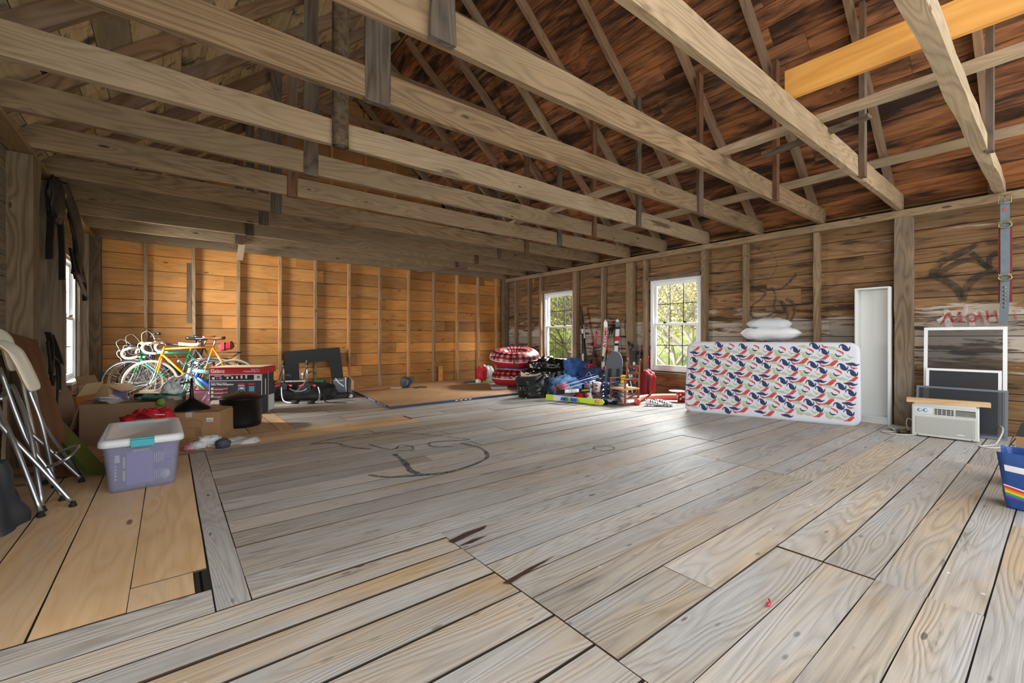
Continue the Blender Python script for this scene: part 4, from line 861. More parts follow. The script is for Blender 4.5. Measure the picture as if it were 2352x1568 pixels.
    if bars == 'drop':
        P = []
        side = [(0, 0, 0), (0, .10, 0), (.0, .17, .0), (.03, .2, .0), (.08, .205, -.01), (.105, .207, -.06), (.085, .207, -.11), (.03, .207, -.135), (-.05, .207, -.14)]
        for s in (-1, 1): P.append([c+Tm@Vector((x, y*s, z)) for x, y, z in side])
        for p in P: hbp.tube(spline(p, 5), .0165, 10)
        h = hbp.build('handlebar', M[bart], root)
        for s in (-1, 1):
            b = MB(); b.blob(c+Tm@Vector((.105, s*.205, .0)), (.028, .014, .024), .1, 3, 1, 10, flat=False); b.build('brake_hood', M['hood' if bart == 'tape' and fm is M['orange'] else 'black'], h)
            b = MB(); b.tube(spline([c+Tm@Vector(q) for q in ((.12, s*.206, .015), (.15, s*.206, -.01), (.155, s*.206, -.06), (.135, s*.206, -.105), (.145, s*.206, -.13))], 5), .0055, 6, flat=.7); b.build('brake_lever', M['alu'], h)
            b = MB(); b.tube(spline([c+Tm@Vector((.11, s*.205, .03)), c+Tm@Vector((.13, s*.15, .13)), c+Tm@Vector((.09, s*.05, .16)), c+Tm@Vector((.04, 0, .05)), c+Tm@Vector((.06, 0, -.06))], 7), .0019, 5); b.build('brake_cable', M['whitep'] if s > 0 else M['black'], h)
    else:
        for s in (-1, 1): hbp.tube(spline([c, c+Tm@Vector((0, s*.08, .02)), c+Tm@Vector((-.02, s*.16, .06)), c+Tm@Vector((-.06, s*.26, .065))], 5), .011, 8)
        h = hbp.build('handlebar', M['bsilver'] if bars == 'flat' else fm, root)
        for s in (-1, 1):
            b = MB(); b.tube([c+Tm@Vector((-.045, s*.225, .065)), c+Tm@Vector((-.09, s*.32, .066))], .017, 12); b.build('grip', M['black'] if bars == 'flat' else M['pinkg'], h)
            b = MB(); b.tube(spline([c+Tm@Vector((-.04, s*.2, .07)), c+Tm@Vector((.05, s*.16, .15)), c+Tm@Vector((.08, s*.05, .1)), c+Tm@Vector((.04, 0, -.05))], 6), .0025, 5); b.build('brake_cable', M['black'], h)
    return root
BZ = math.atan2(.312, -.95)
def brear(fx, fy, wb=1.0, S=1.06, dx=.95, dy=-.312): return (fx+dx*wb*S, fy+dy*wb*S, 0)
bike('bicycle', 'orange road bicycle with white taped drop bars and brown saddle', brear(-.21, 8.40), BZ, M['orange'], M['chrome'], zc=.855, zh=.86, sz=1.01, tyre='gtyre', wall='gum', band=1)
bike('bicycle', 'green road bicycle with chrome fork ends and white saddle', brear(-.47, 8.68), BZ, M['bgreen'], M['chrome'], zc=.77, zh=.79, sz=.915, saddle='wsaddle', tyre='tyre', bartilt=.35)
bk = bike('bicycle', 'dark grey road bicycle with tan tyre walls and black saddle, behind the green one', brear(-.40, 8.87), BZ, M['bsilver'], M['bsilver'], zc=.83, zh=.83, sz=1.0, saddle='bblack', tyre='gum', bart='black', bartilt=.1)
bk = bike('bicycle', 'black flat-bar bicycle with rear rack, farthest back by the orange wall', brear(-.30, 9.02), BZ, M['bblack'], M['bsilver'], zc=.86, zh=.93, sz=1.02, saddle='bblack', tyre='tyre', bars='flat', steer=.35)
b = MB(); RK = [(.1, -.05, .76), (-.25, -.06, .76), (-.25, .06, .76), (.1, .05, .76)]
b.tube(RK, .005, 6, closed=True); [b.tube([(-.2+.08*k, -.055, .76), (-.2+.08*k, .055, .76)], .004, 6) for k in range(4)]; [b.tube([(-.23, s*.06, .76), (-.1, s*.06, .66), (0, s*.06, .36)], .005, 6) for s in (-1, 1)]; b.build('rear_rack', M['black'], bk)
r0 = thing('saddle_bag', 'small red saddle bag with black straps under the rearmost brown saddle', 'bag', (.70, 8.02, .86), rz=BZ)
b = MB(); b.blob((0, 0, .06), (.10, .05, .06), .06, 3, 2, 14, sq=.6, flat=False, M=Matrix.Rotation(.25, 3, 'Y')); b.build('bag_body', M['redcloth'], r0)
b = MB(); [b.box((x, 0, .06+x*-.2), (.014, .112, .125)) for x in (-.06, .02)]; b.build('strap', M['black'], r0, bevel=.004)
cb = bike('kids_bicycle', 'small pale turquoise kids bicycle with pink grips, lettered down tube', (.86, 7.93, 0), PI-.03, M['celeste'], M['celeste'], R=.25, zc=.50, zh=.60, sz=.62, saddle='redp', tyre='gtyre', wb=.72, fat=1.9, S=1.0, bars='rise', steer=-.5, grp='kids bicycles')
text('lettering', 'SPECIALIZED', .042, M['navyp'], cb, (.545, .034, .425), (PI/2, .93, PI), sx=.8)
bike('kids_bicycle', 'small dark blue kids bicycle behind the pale turquoise one', (.96, 8.08, 0), PI-.1, M['blue'], M['blue'], R=.25, zc=.48, zh=.56, sz=.60, saddle='bblack', tyre='tyre', wb=.72, fat=1.9, S=1.0, bars='rise', grp='kids bicycles')
r0 = thing('loose_handlebar', 'loose curved white-pink handlebar with brake levers lying on the black bin', 'handlebar', (.05, 6.98, .37))
b = MB(); b.tube(spline([(-.18, 7.0, .37), (-.08, 6.98, .42), (.02, 6.96, .54), (.10, 6.93, .55), (.18, 6.88, .60), (.25, 6.86, .52), (.24, 6.86, .40)], 7), .010, 8); b.build('bar', M['pinkg'], r0, ws=True)
b = MB(); b.tube(spline([(.02, 6.93, .50), (.05, 6.9, .42), (.14, 6.87, .40), (.2, 6.85, .5), (.1, 6.88, .56)], 6), .003, 5); b.tube(spline([(0, 6.95, .45), (.1, 6.9, .36), (.26, 6.86, .38)], 6), .003, 5); b.build('brake_cable', M['leather2'], r0, ws=True)
b = MB(); b.blob((.06, 6.92, .44), (.05, .03, .035), .2, 4, 3, 10, flat=False); b.beam((.10, 6.9, .47), (.24, 6.85, .50), .02, .025); b.build('brake_lever', M['bsilver'], r0, ws=True)

# ---------------------------------------------------------------- along the back wall
M['cblack'] = pm('black_nylon', '#16171a', .65, bump=.5, bscale=14); M['gframe'] = pm('charcoal_board', '#2d2f30', .85); M['gnylon'] = pm('grey_nylon', '#555c66', .7, bump=.2, bscale=120)
r0 = thing('picture_mat', 'large charcoal picture-mat frame leaning on the back wall studs', 'frame', (2.2, 9.0, 0))
b = MB(); O = [(0, 0), (1.08, 0), (1.02, .86), (0.0, .80)]; I = [(.24, .0), (.24, .55), (.81, .59), (.84, .0)]
a = Vector((1.72, 9.02, 0)); bx = Vector((1, .02, 0)).normalized(); cx = Vector((0, .17, 1)).normalized()
for poly in ([(0, 0), (.24, 0), (.24, .57), (0, .80)], [(0, .80), (.24, .57), (.81, .60), (1.02, .87)], [(.81, .60), (.84, 0), (1.08, 0), (1.02, .87)]): b.prism(poly, a, bx, cx, .012)
b.build('frame_board', M['gframe'], r0, ws=True)
r0 = thing('car_bike_rack', 'silver tube car bicycle rack with black straps standing before the duffel', 'bicycle rack', (1.62, 7.72, 0))
b = MB(); b.tube(spline([(1.44, 7.86, .25), (1.43, 7.80, .15), (1.44, 7.72, .05), (1.50, 7.62, .022), (1.62, 7.52, .02), (1.78, 7.40, .022), (1.88, 7.40, .05), (1.93, 7.50, .15), (1.92, 7.56, .25)], 6), .0145, 10); b.build('lower_tube', M['alu'], r0, ws=True)
for p in ((1.58, 7.56, .03), (1.78, 7.41, .03)): b = MB(); b.tube([Vector(p)-Vector((.045, -.03, 0)), Vector(p)+Vector((.045, -.03, 0))], .03, 14); b.build('foam_pad', M['rubber'], r0, ws=True)
for (x, y) in ((1.49, 7.95), (1.80, 7.72)):
    b = MB(); b.tube([(x, y, .25), (x-.02, y, .68)], .014, 10); b.build('upright', M['alu'], r0, ws=True)
    b = MB(); b.tube([(x-.018, y, .60), (x-.02, y, .64)], .02, 10); b.tube(spline([(x-.02, y-.01, .58), (x-.06, y-.02, .48), (x-.08, y-.02, .36)], 4), .012, 6); b.box((x-.0, y-.01, .25), (.12, .08, .10), rot=(0, 0, -.6)); b.build('clamp', M['black'], r0, ws=True, bevel=.005)
    b = MB(); b.box((x-.09, y+.04, .27), (.08, .02, .025), rot=(0, -.3, -.6)); b.box((x+.07, y-.07, .27), (.07, .02, .03), rot=(0, .2, -.6)); b.build('red_clip', M['redp'], r0, ws=True)
for pts, w_ in [([(1.50, 7.93, .44), (1.58, 7.88, .42), (1.6, 7.86, .30)], .03), ([(1.70, 7.8, .40), (1.78, 7.72, .46), (1.84, 7.68, .49), (1.9, 7.64, .46)], .025), ([(1.78, 7.72, .36), (1.7, 7.76, .24), (1.62, 7.8, .16)], .03), ([(1.95, 7.56, .2), (2.0, 7.5, .1), (1.99, 7.42, .02), (2.1, 7.28, .008), (2.24, 7.16, .008)], .035)]:
    b = MB(); b.ribbon(spline(pts, 5), w_, up=(0, .4, 1) if pts[0][2] > .3 else (.7, .7, .05), th=.004); b.build('strap', M['cblack'], r0, ws=True)
b = MB(); b.tube(spline([(1.55, 7.86, .22), (1.62, 7.80, .18), (1.72, 7.72, .18), (1.78, 7.68, .22)], 5), .013, 8); b.build('cross_tube', M['bsilver'], r0, ws=True)
b = MB(); b.blob((1.78, 8.02, .13), (.55, .17, .17), .06, 2.5, 8, 28, sq=.75, crease=.12, M=Matrix.Rotation(-.55, 3, 'Z')); r0 = tag(b.build('duffel_bag', M['cblack']), 'long black duffel bag lying behind the silver bike rack', 'bag')
b = MB(); b.blob((1.33, 8.36, .29), (.10, .07, .06), .2, 4, 3, 12, flat=False); tag(b.build('grey_shoe', M['gnylon']), 'grey shoe on the left end of the black duffel bag', 'shoe')
b = MB(); b.beam((1.55, 8.33, .30), (1.86, 8.12, .31), .14, .012); tag(b.build('white_board', M['label']), 'white flat board resting on the black duffel bag', 'board')
b = MB(); tub(b, .2, .14, .12, .004); o = b.build('green_box', M['bgreen']); o.location = (2.22, 8.72, 0); o.rotation_euler = (0, 0, -.5); o.scale = (1, 1, 2.0); tag(o, 'small green open box before the charcoal frame', 'box')
b = MB(); b.beam((2.03, 8.84, .0), (1.99, 8.98, .38), .035, .008, up=(.7, .7, 0)); o = b.build('white_stick', M['label']); tag(o, 'short white stick standing beside the small green box', 'stick')
r0 = thing('cooler_bag', 'grey soft cooler bag with black trim and white shoulder straps', 'bag', (2.48, 8.22, .025))
b = MB(); MR = Matrix.Rotation(-.55, 3, 'Z')@Matrix.Rotation(-.25, 3, 'X'); b.box((2.48, 8.24, .165), (.34, .16, .27), rot=MR); b.build('bag_body', M['gnylon'], r0, ws=True, bevel=.03)
b = MB(); [b.box(Vector((2.48, 8.24, .165))+MR@Vector((sx_*.135, -.006, .006)), (.035, .168, .285), rot=MR) for sx_ in (-1, 1)]; b.build('black_trim', M['cblack'], r0, ws=True, bevel=.01)
b = MB(); q = lambda x, z: Vector((2.48, 8.24, .165))+MR@Vector((x, -.088, z)); b.ribbon([q(-.08, .13), q(-.02, .05), q(.08, -.02)], .016, up=(1, -.4, .6), th=.004); b.ribbon([q(.10, .14), q(.11, .0), q(.13, -.12)], .014, up=(1, -.4, 0), th=.004); b.ribbon([q(-.11, .085), q(.06, .09)], .008, up=(0, 0, 1), th=.003); b.build('white_strap', M['label'], r0, ws=True)
b = MB(); b.prism([(0, 0), (.16, 0), (.17, .2), (.10, .27), (-.02, .27)], (2.72, 8.72, 0), Vector((.8, -.6, 0)), Vector((.05, .2, 1)).normalized(), .02); tag(b.build('cardboard_offcut', M['card']), 'tan cardboard offcut leaning behind the grey cooler bag', 'cardboard')
r0 = thing('black_flat_case', 'flat black slab-like case on the floor under the grey cooler bag', 'case', (2.42, 7.95, 0), rz=-.1)
b = MB(); b.box((0, 0, .03), (.44, .26, .045)); b.build('case_body', M['black'], r0, bevel=.006)
b = MB(); b.blob((2.50, 7.74, .03), (.03, .025, .03), .5, 6, 2, 10, crease=.4); tag(b.build('crumpled_tissue', M['label']), 'small crumpled white tissue at the corner of the flat black case', 'tissue')
# plywood deck and what lies on it
r0 = thing('plywood_sheet', 'plywood sheet with dark blue edges lying flat before the orange back wall', 'plywood', (3.8, 7.6, 0))
b = MB(); vs = [(2.57, 6.18), (5.10, 6.26), (5.86, 9.14), (2.85, 9.12)]
b.add([(x, y, 0.004) for x, y in vs]+[(x, y, .034) for x, y in vs], [[3, 2, 1, 0], [4, 5, 6, 7], [0, 1, 5, 4], [1, 2, 6, 5], [2, 3, 7, 6], [3, 0, 4, 7]], [(x, y, 0) for x, y in vs]*2); b.build('plywood_panel', M['ply'], r0, ws=True)
M['navyedge'] = pm('navy_edge_paint', '#23405f', .6)
b = MB(); b.beam((2.57, 6.176, .019), (5.10, 6.256, .019), .004, .032); b.beam((2.567, 6.18, .019), (2.847, 9.12, .019), .004, .032); b.build('blue_edge', M['navyedge'], r0, ws=True)
b = MB(); [b.beam((2.585+.1*k-.003*0, 6.35+k*.0, .019), (2.585+.1*k, 6.35, .019), .001, .001) for k in range(0)]
for k in range(9):
    if k != 4: yy = 6.42+k*.11; xx = 2.5645+(yy-6.18)*.0952-.0005; b.beam((xx, yy, .019), (xx+.006, yy+.06, .019), .002, .014)
for k in range(4): xx = 3.7+k*.09; b.beam((xx, 6.1715+(xx-2.57)*.0316, .02), (xx+.05, 6.1715+(xx+.05-2.57)*.0316, .02), .002, .012)
b.build('white_marks', M['label'], r0, ws=True)
r0 = thing('electric_blower', 'small grey electric blower fan lying on the plywood sheet', 'blower', (3.78, 8.30, .036), rz=-.7)
b = MB(); MY = Matrix.Rotation(PI/2, 3, 'X'); b.lathe([(.05, -.09), (.10, -.075), (.115, 0), (.10, .06), (.05, .075)], (0, 0, .115), 28, M=MY); b.build('housing', M['greyp'], r0)
b = MB(); b.tube([(p.x, -.078, p.z) for p in arc((.0, 0, .115), .062, 0, 2*PI, 24)[:-1]][::1], .006, 8, closed=True); b.lathe([(0, -.088), (.05, -.086), (0, -.080)], (0, 0, .115), 20, M=MY); b.build('grille', M['steel'], r0)
b = MB(); b.box((.1, .03, .16), (.1, .12, .12)); b.box((0, 0, .02), (.12, .12, .04)); b.build('outlet', M['greyp'], r0, bevel=.012)
b = MB(); b.tube(spline([(.05, .0, .02), (.2, -.05, .008), (.32, -.02, .008), (.42, .05, .008), (.36, .15, .008), (.2, .15, .008)], 6), .006, 6); b.box((.23, -.08, .012), (.08, .03, .022)); b.build('cord', M['black'], r0)
b = MB(); b.box((3.60, 8.36, .038), (.22, .09, .004), rot=(0, 0, -.5)); b.box((3.6, 8.37, .043), (.2, .07, .003), rot=(0, 0, -.42)); tag(b.build('folded_papers', M['label']), 'folded white papers lying left of the grey blower', 'paper')
b = MB(); b.box((5.05, 9.15, .19), (.1, .03, .38)); tag(b.build('wood_block', M['pine']), 'short pine block standing at the foot of the back wall', 'block')
b = MB(); b.beam((.27, YB-.065, 1.30), (.27, YB-.065, 2.32), .06, .02, up=(0, 1, 0), seg=6, jit=.004, tn=(.6, .4, 0)); tag(b.build('splice_board', M['dbeam']), 'narrow grey board nailed beside the second back wall stud', 'board')
# ---------------------------------------------------------------- mattress with printed cover
M['sheetw'] = pm('white_printed_cotton', '#cfd0d8', .8, bump=.4, bscale=5); M['dnavy'] = pm('navy_cotton_print', '#27375c', .8); M['dred'] = pm('red_cotton_print', '#c44743', .8); M['dsage'] = pm('sage_cotton_print', '#b3bc9c', .8)
mt_ = thing('mattress', 'single mattress in a white dinosaur print cover standing on edge against the right wall', 'mattress', (5.78, 3.38, 0), rot=(-.19, 0, -1.272))
L_, H_ = 1.99, 1.02
b = MB()
def prof(ins, y, rad=.11):
    n = 8; out = []
    for (cx, cz, a0) in ((L_-rad, rad, -PI/2), (L_-rad, H_-rad, 0), (rad, H_-rad, PI/2), (rad, rad, PI)):
        for i in range(n+1):
            a = a0+PI/2*i/n; out.append((cx+(rad-ins)*math.cos(a), y, cz+(rad-ins)*math.sin(a)))
    return out
rings(b, [prof(.05, 0), prof(.022, .003), prof(.006, .018), prof(0, .04), prof(.006, .055), prof(.0, .07), prof(0, .13), prof(.02, .165), prof(.05, .17)][::-1])
def stroke(b, pts, ws, mi, M2, legs=()):
    P = spline([(x, 0, z) for x, z in pts], 5); n = len(P); W = [ws[min(int(i/5), len(ws)-1)]*(1-(i/5) % 1)+ws[min(int(i/5)+1, len(ws)-1)]*((i/5) % 1) for i in range(n)]; vs = []
    for i, p in enumerate(P):
        d = (P[min(i+1, n-1)]-P[max(i-1, 0)]).normalized(); s_ = Vector((-d.z, 0, d.x)); vs += [M2(p+s_*W[i]*.75), M2(p-s_*W[i]*.75)]
    b.add(vs, [[2*i, 2*i+1, 2*i+3, 2*i+2] for i in range(n-1)], mi=mi)
    for t3 in legs: b.add([M2(Vector((x, 0, z))) for x, z in t3], [list(range(len(t3)))], mi=mi)
def spikes(c, n=5, w=.13, h=.3): return [[(x-w/2, z), (x+w/2, z), (x+.03, z+h)] for x, z in c]
DN = {'neck': ([(-.95, .05), (-.86, .6), (-.45, .82), (-.12, .42), (.1, -.15), (.42, -.55), (.78, -.25), (.9, .4)], [.1, .12, .3, .55, .72, .42, .2, .05], [[(-.3, -.1), (-.1, -.5), (.05, -.2)], [(-.35, .2), (-.5, -.05), (-.2, .1)]]),
 'stego': ([(-1, .05), (-.55, .0), (0, .05), (.5, -.12), (1, .25)], [.08, .3, .45, .25, .04], spikes([(-.5, .1), (-.25, .2), (0, .24), (.25, .18), (.48, .05)])+[[(-.35, -.1), (-.3, -.42), (-.15, -.1)], [(.1, -.1), (.2, -.4), (.3, -.1)]]),
 'rex': ([(-1, -.55), (-.35, -.35), (.2, .1), (.5, .6), (.88, .75)], [.03, .25, .5, .42, .3], [[(.0, -.1), (.05, -.7), (.2, -.1)], [(.2, 0), (.3, -.6), (.4, .1)]]),
 'raptor': ([(-.9, .65), (-.6, .45), (-.35, .0), (.2, -.05), (1, .1)], [.25, .16, .3, .36, .03], [[(-.1, -.1), (.1, -.7), (.15, -.1)], [(.1, -.1), (.35, -.55), (.3, -.1)], [(-.3, -.05), (-.1, -.4), (-.15, 0)]]),
 'ptero': ([(-1, .6), (-.3, .42), (.3, .05), (.7, -.2), (.85, -.95)], [.2, .36, .4, .34, .04], [])}
cell = [('neck', 80, 0, 100, 1), ('neck', 285, 145, 95, 1), ('stego', 280, -80, 120, 1), ('raptor', 300, 10, 75, 2), ('rex', 490, -40, 115, 2), ('stego', 470, 50, 115, 3), ('ptero', -20, 110, 70, 2), ('raptor', -60, 210, 70, 1),
        ('neck', 500, 290, 100, 3), ('stego', 70, 300, 105, 3), ('raptor', 200, 235, 75, 3), ('rex', 280, 310, 95, 2)]
for i in range(-2, 8):
    for j in range(-1, 6):
        for kd_, cx, cy, s_, mi in cell:
            x = i*.300-j*.02+cx*.300/650; z = 1.03-(j*.238+cy*.238/500+i*.018)+.02
            hs = s_*.300/650*1.22
            if .02+hs*.6 < x < L_-.035-hs*.6 and .03+hs*.5 < z < H_-.03-hs*.5:
                pts, ws, lg = DN[kd_]
                rot_ = -.12 if kd_ != 'neck' else 0.0; ca, sa = math.cos(rot_), math.sin(rot_)
                def M2(p, x=x, z=z, hs=hs, ca=ca, sa=sa): px, pz = p.x*ca-p.z*sa, p.x*sa+p.z*ca; return Vector((x+px*hs, -.0012, z+pz*hs*.85))
                stroke(b, pts, ws, mi, M2, lg)
b.build('mattress_body', [M['sheetw'], M['dnavy'], M['dred'], M['dsage']], mt_)
# pillows in clear bags on top of it
M['pillow'] = pm('white_pillow', '#e4e6e8', .6, bump=.5, bscale=16); M['pwrap'] = pm('pillow_plastic', '#d3dadd', .25, bump=.9, bscale=22, alpha=.9)
def pillow(c, r, rz, mat, nm, label, tilt=0, sq=.4):
    b = MB(); MR = Matrix.Rotation(rz, 3, 'Z')@Matrix.Rotation(tilt, 3, 'X')
    def fn(u, v):
        a = 2*PI*u; k = v; e = (1-k**3)**.6 if k < 1 else 0
        cx = math.copysign(abs(math.cos(a))**sq, math.cos(a))*r[0]*k; cy = math.copysign(abs(math.sin(a))**sq, math.sin(a))*r[1]*k
        return cx, cy, e
    for s in (1, -1):
        def f2(u, v, s=s):
            cx, cy, e = fn(u, v); q = Vector((cx*9, cy*9, s*3+c[0])); z = s*r[2]*e*(1+.35*noise.noise(q)+.2*noise.noise(q*2.2)); return Vector(c)+MR@Vector((cx, cy, z))
        b.grid(f2, 48, 14, cu=True)
    return tag(b.build(nm, mat), label, 'pillow', 'pillows on the mattress')
pillow((6.62, 2.56, 1.11), (.36, .22, .095), -1.35, M['pillow'], 'pillow', 'lower white pillow lying on top of the mattress edge')
pillow((6.66, 2.60, 1.245), (.28, .20, .075), -1.2, M['pwrap'], 'pillow', 'upper pillow wrapped in wrinkled clear plastic, on the lower pillow')
# ---------------------------------------------------------------- bookcase shell
r0 = thing('bookcase', 'tall narrow empty white bookcase shell behind the mattress end', 'bookcase', (6.94, 1.50, 0)); M['melamine'] = pm('white_melamine', '#dcdedb', .45)
def bk_panel(nm, c, s): b = MB(); b.box(c, s); return b.build(nm, M['melamine'], r0, ws=True, bevel=.002)
y0, y1, xf, xb, zt = 1.315, 1.655, 6.80, 6.985, 1.67
bk_panel('side_panel', ((xf+xb)/2, y0+.009, zt/2), (xb-xf, .018, zt)); bk_panel('side_panel', ((xf+xb)/2, y1-.009, zt/2), (xb-xf, .018, zt))
bk_panel('top_panel', ((xf+xb)/2, (y0+y1)/2, zt-.009), (xb-xf-.002, y1-y0-.037, .018)); bk_panel('back_panel', (xb-.006, (y0+y1)/2, zt/2), (.006, y1-y0-.037, zt-.04))
bk_panel('bottom_shelf', ((xf+xb)/2, (y0+y1)/2, .075), (xb-xf-.012, y1-y0-.037, .018)); bk_panel('plinth', (xf+.012, (y0+y1)/2, .033), (.016, y1-y0-.037, .064))
# ---------------------------------------------------------------- window screens leaning behind the air conditioner
def meshmat(name, col, a, cell):
    m = bpy.data.materials.new(name); t = NT(m); t.bsdf({'Base Color': lin(col), 'Roughness': .7, 'Alpha': a}); return m
M['mesh'] = meshmat('insect_mesh', '#3a3d40', .42, 0); M['mesh2'] = meshmat('dark_insect_mesh', '#2e3136', .82, 0)
def screen(label, xb_, xt, ya, yb, h, w_, fm, mm, bar=None):
    r = thing('window_screen', label, 'window screen', ((xb_+xt)/2, (ya+yb)/2, 0), group='window screens'); b = MB(); d = Vector((xt-xb_, 0, h)).normalized(); hh = Vector((xt-xb_, 0, h)).length
    P = lambda y, s: Vector((xb_, y, .004))+d*s
    b.beam(P(ya+w_/2, 0), P(ya+w_/2, hh), w_, .012, up=(1, 0, 0)); b.beam(P(yb-w_/2, 0), P(yb-w_/2, hh), w_, .012, up=(1, 0, 0))
    for s in (w_/2, hh-w_/2)+((bar,) if bar else ()): b.beam(P(ya+w_, s), P(yb-w_, s), .012, w_, up=d)
    b.build('screen_frame', fm, r, ws=True)
    b = MB(); b.add([P(ya+w_, w_)+Vector((0.0, 0, 0)), P(yb-w_, w_), P(yb-w_, hh-w_), P(ya+w_, hh-w_)], [[0, 1, 2, 3]]); b.build('insect_mesh', mm, r, ws=True); return r
M['sgrey'] = pm('grey_aluminium_frame', '#6d747c', .45, .3)
screen('tall white-framed window screen leaning on the right wall, largest of the three', 6.88, 6.94, .385, 1.03, 1.165, .032, M['white'], M['mesh'])
screen('half-height white-framed screen with dark mesh leaning behind the grey one', 6.80, 6.86, .42, 1.0, .70, .025, M['white'], M['mesh2'])
screen('low dark grey-framed window screen directly behind the air conditioner', 6.70, 6.78, .37, 1.07, .50, .022, M['sgrey'], M['mesh2'])
# ---------------------------------------------------------------- window air conditioner
M['acw'] = pm('off_white_ac_plastic', '#cfd0ca', .45); M['acd'] = pm('ac_dark_slots', '#2b2a28', .6); M['acg'] = pm('ac_grille_shadow_grey', '#a9aaa4', .6)
r0 = thing('air_conditioner', 'off-white window air conditioner unit standing on the floor', 'air conditioner', (6.475, .80, 0), rz=-1.48)
b = MB(); w_, d_, h_ = .50, .30, .34; b.box((0, .01, h_/2+.005), (w_, d_-.02, h_-.01)); b.build('case', M['acw'], r0, bevel=.008)
b = MB(); b.box((0, -d_/2-.004, .165), (w_-.004, .02, .31)); fp = b.build('front_panel', M['acw'], r0, bevel=.01)
b = MB()
for k in range(20): b.box((0, -d_/2-.0165, .045+k*.0088), (w_-.07, .006, .0042))
b.build('intake_grille', M['acw'], r0); b = MB(); b.box((0, -d_/2-.0142, .128), (w_-.06, .002, .18)); b.build('grille_back', M['acg'], r0)
for nm, cx in (('air_outlet', .0), ('air_outlet', .155)):
    b = MB(); b.box((cx, -d_/2-.0145, .278), (.135, .003, .06)); o = b.build(nm, M['acd'], r0, bevel=.001)
    b = MB(); n_ = 4 if cx == 0 else 0
    for k in range(3 if n_ else 4): b.box((cx, -d_/2-.018, .262+k*.016 if n_ else .256+k*.013), (.13, .006, .004))
    for k in range(n_): b.box((cx-.05+k*.033, -d_/2-.018, .278), (.005, .006, .055))
    b.tube([(cx+x, -d_/2-.016, .278+z) for x, z in ((-.07, -.032), (.07, -.032), (.07, .032), (-.07, .032))], .003, 6, closed=True); b.build('louvre', M['acw'], o)
b = MB(); b.box((-.155, -d_/2-.0145, .28), (.135, .002, .055)); b.build('control_panel', M['lid'], r0, label='pale blue-grey control panel')
for cx in (-.185, -.14):
    b = MB(); b.lathe([(0, 0), (.02, 0), (.019, .002), (0, .002)], (cx, -d_/2-.0155, .285), 20, M=Matrix.Rotation(PI/2, 3, 'X')); b.build('dial_print', M['bluep'], r0)
    b = MB(); b.lathe([(0, 0), (.013, 0), (.011, .012), (0, .013)], (cx, -d_/2-.017, .285), 16, M=Matrix.Rotation(PI/2, 3, 'X')); b.box((cx, -d_/2-.03, .285), (.006, .008, .02), rot=(0, .5, 0)); b.build('knob', M['lid'], r0)
b = MB(); [b.box((w_/2+.0, -.06+.16*(k % 2), .10+.012*(k//2)), (.003, .10, .005)) for k in range(34)]; b.build('side_vents', M['acd'], r0)
b = MB(); b.box((0, -.10, h_+.02), (.46, .05, .045)); b.build('mounting_rail', M['lid'], r0, bevel=.004)
b = MB(); b.box((.12, -d_/2-.0205, .06), (.05, .001, .012)); b.build('nameplate', M['label'], r0)
for cx in (-.2, .2): b = MB(); b.lathe([(0, 0), (.007, 0), (.006, .002), (0, .002)], (cx, -d_/2-.014, .022), 10, M=Matrix.Rotation(PI/2, 3, 'X')); b.build('screw', M['steel'], r0)
M['newpine'] = wood('new_pine_strip', '#ddc094', '#b98c55', knot=.05, rings=6, rough=.6, contrast=.7)
b = MB(); rm = Matrix.Rotation(-1.42, 3, 'Z'); c = Vector((6.475, .80, .392)); b.box(c+rm@Vector((.01, -.10, .003)), (.62, .09, .016), rot=Euler((0, 0, -1.42)).to_matrix()); b.box(c+rm@Vector((.01, -.125, -.02)), (.62, .04, .03), rot=Euler((0, 0, -1.42)).to_matrix())
tag(b.build('pine_strip', M['newpine'], bevel=.002), 'pale pine strip lying across the top of the air conditioner', 'board')
M['cable'] = pm('grey_white_cable', '#bcbab2', .5)
r0 = thing('power_cord', 'pale power cord and plug looped left of the air conditioner', 'cord', (6.3, 1.2, 0), group='air conditioner cords')
b = MB(); b.tube(spline([(6.58, 1.07, .12), (6.56, 1.11, .14), (6.55, 1.12, .08), (6.50, 1.10, .012), (6.35, 1.16, .008), (6.27, 1.28, .008), (6.18, 1.20, .008), (6.22, 1.08, .008), (6.32, 1.00, .008)], 7), .0065, 8); b.build('cord', M['cable'], r0, ws=True)
b = MB(); b.tube([(6.50, 1.24, .018), (6.42, 1.20, .018)], [.018, .010], 10); b.box((6.53, 1.255, .018), (.05, .04, .03), rot=(0, 0, .5)); b.build('plug', M['cable'], r0, ws=True, bevel=.004)
b = MB(); b.blob((6.36, 1.12, .02), (.07, .05, .02), .3, 5, 3, 12, crease=.3); tag(b.build('leaf_debris', M['bark']), 'small clump of dark dry leaves under the looped cord', 'leaves')
b = MB(); b.tube(spline([(6.75, .50, .10), (6.72, .42, .14), (6.6, .40, .10), (6.45, .43, .008), (6.25, .46, .008), (6.12, .52, .008), (6.14, .42, .008), (6.35, .36, .008), (6.5, .34, .008), (6.4, .3, .008), (6.15, .34, .008)], 7), .0075, 8)
tag(b.build('power_cord', M['cable']), 'grey cable looped on the floor right of the air conditioner', 'cord', 'air conditioner cords')
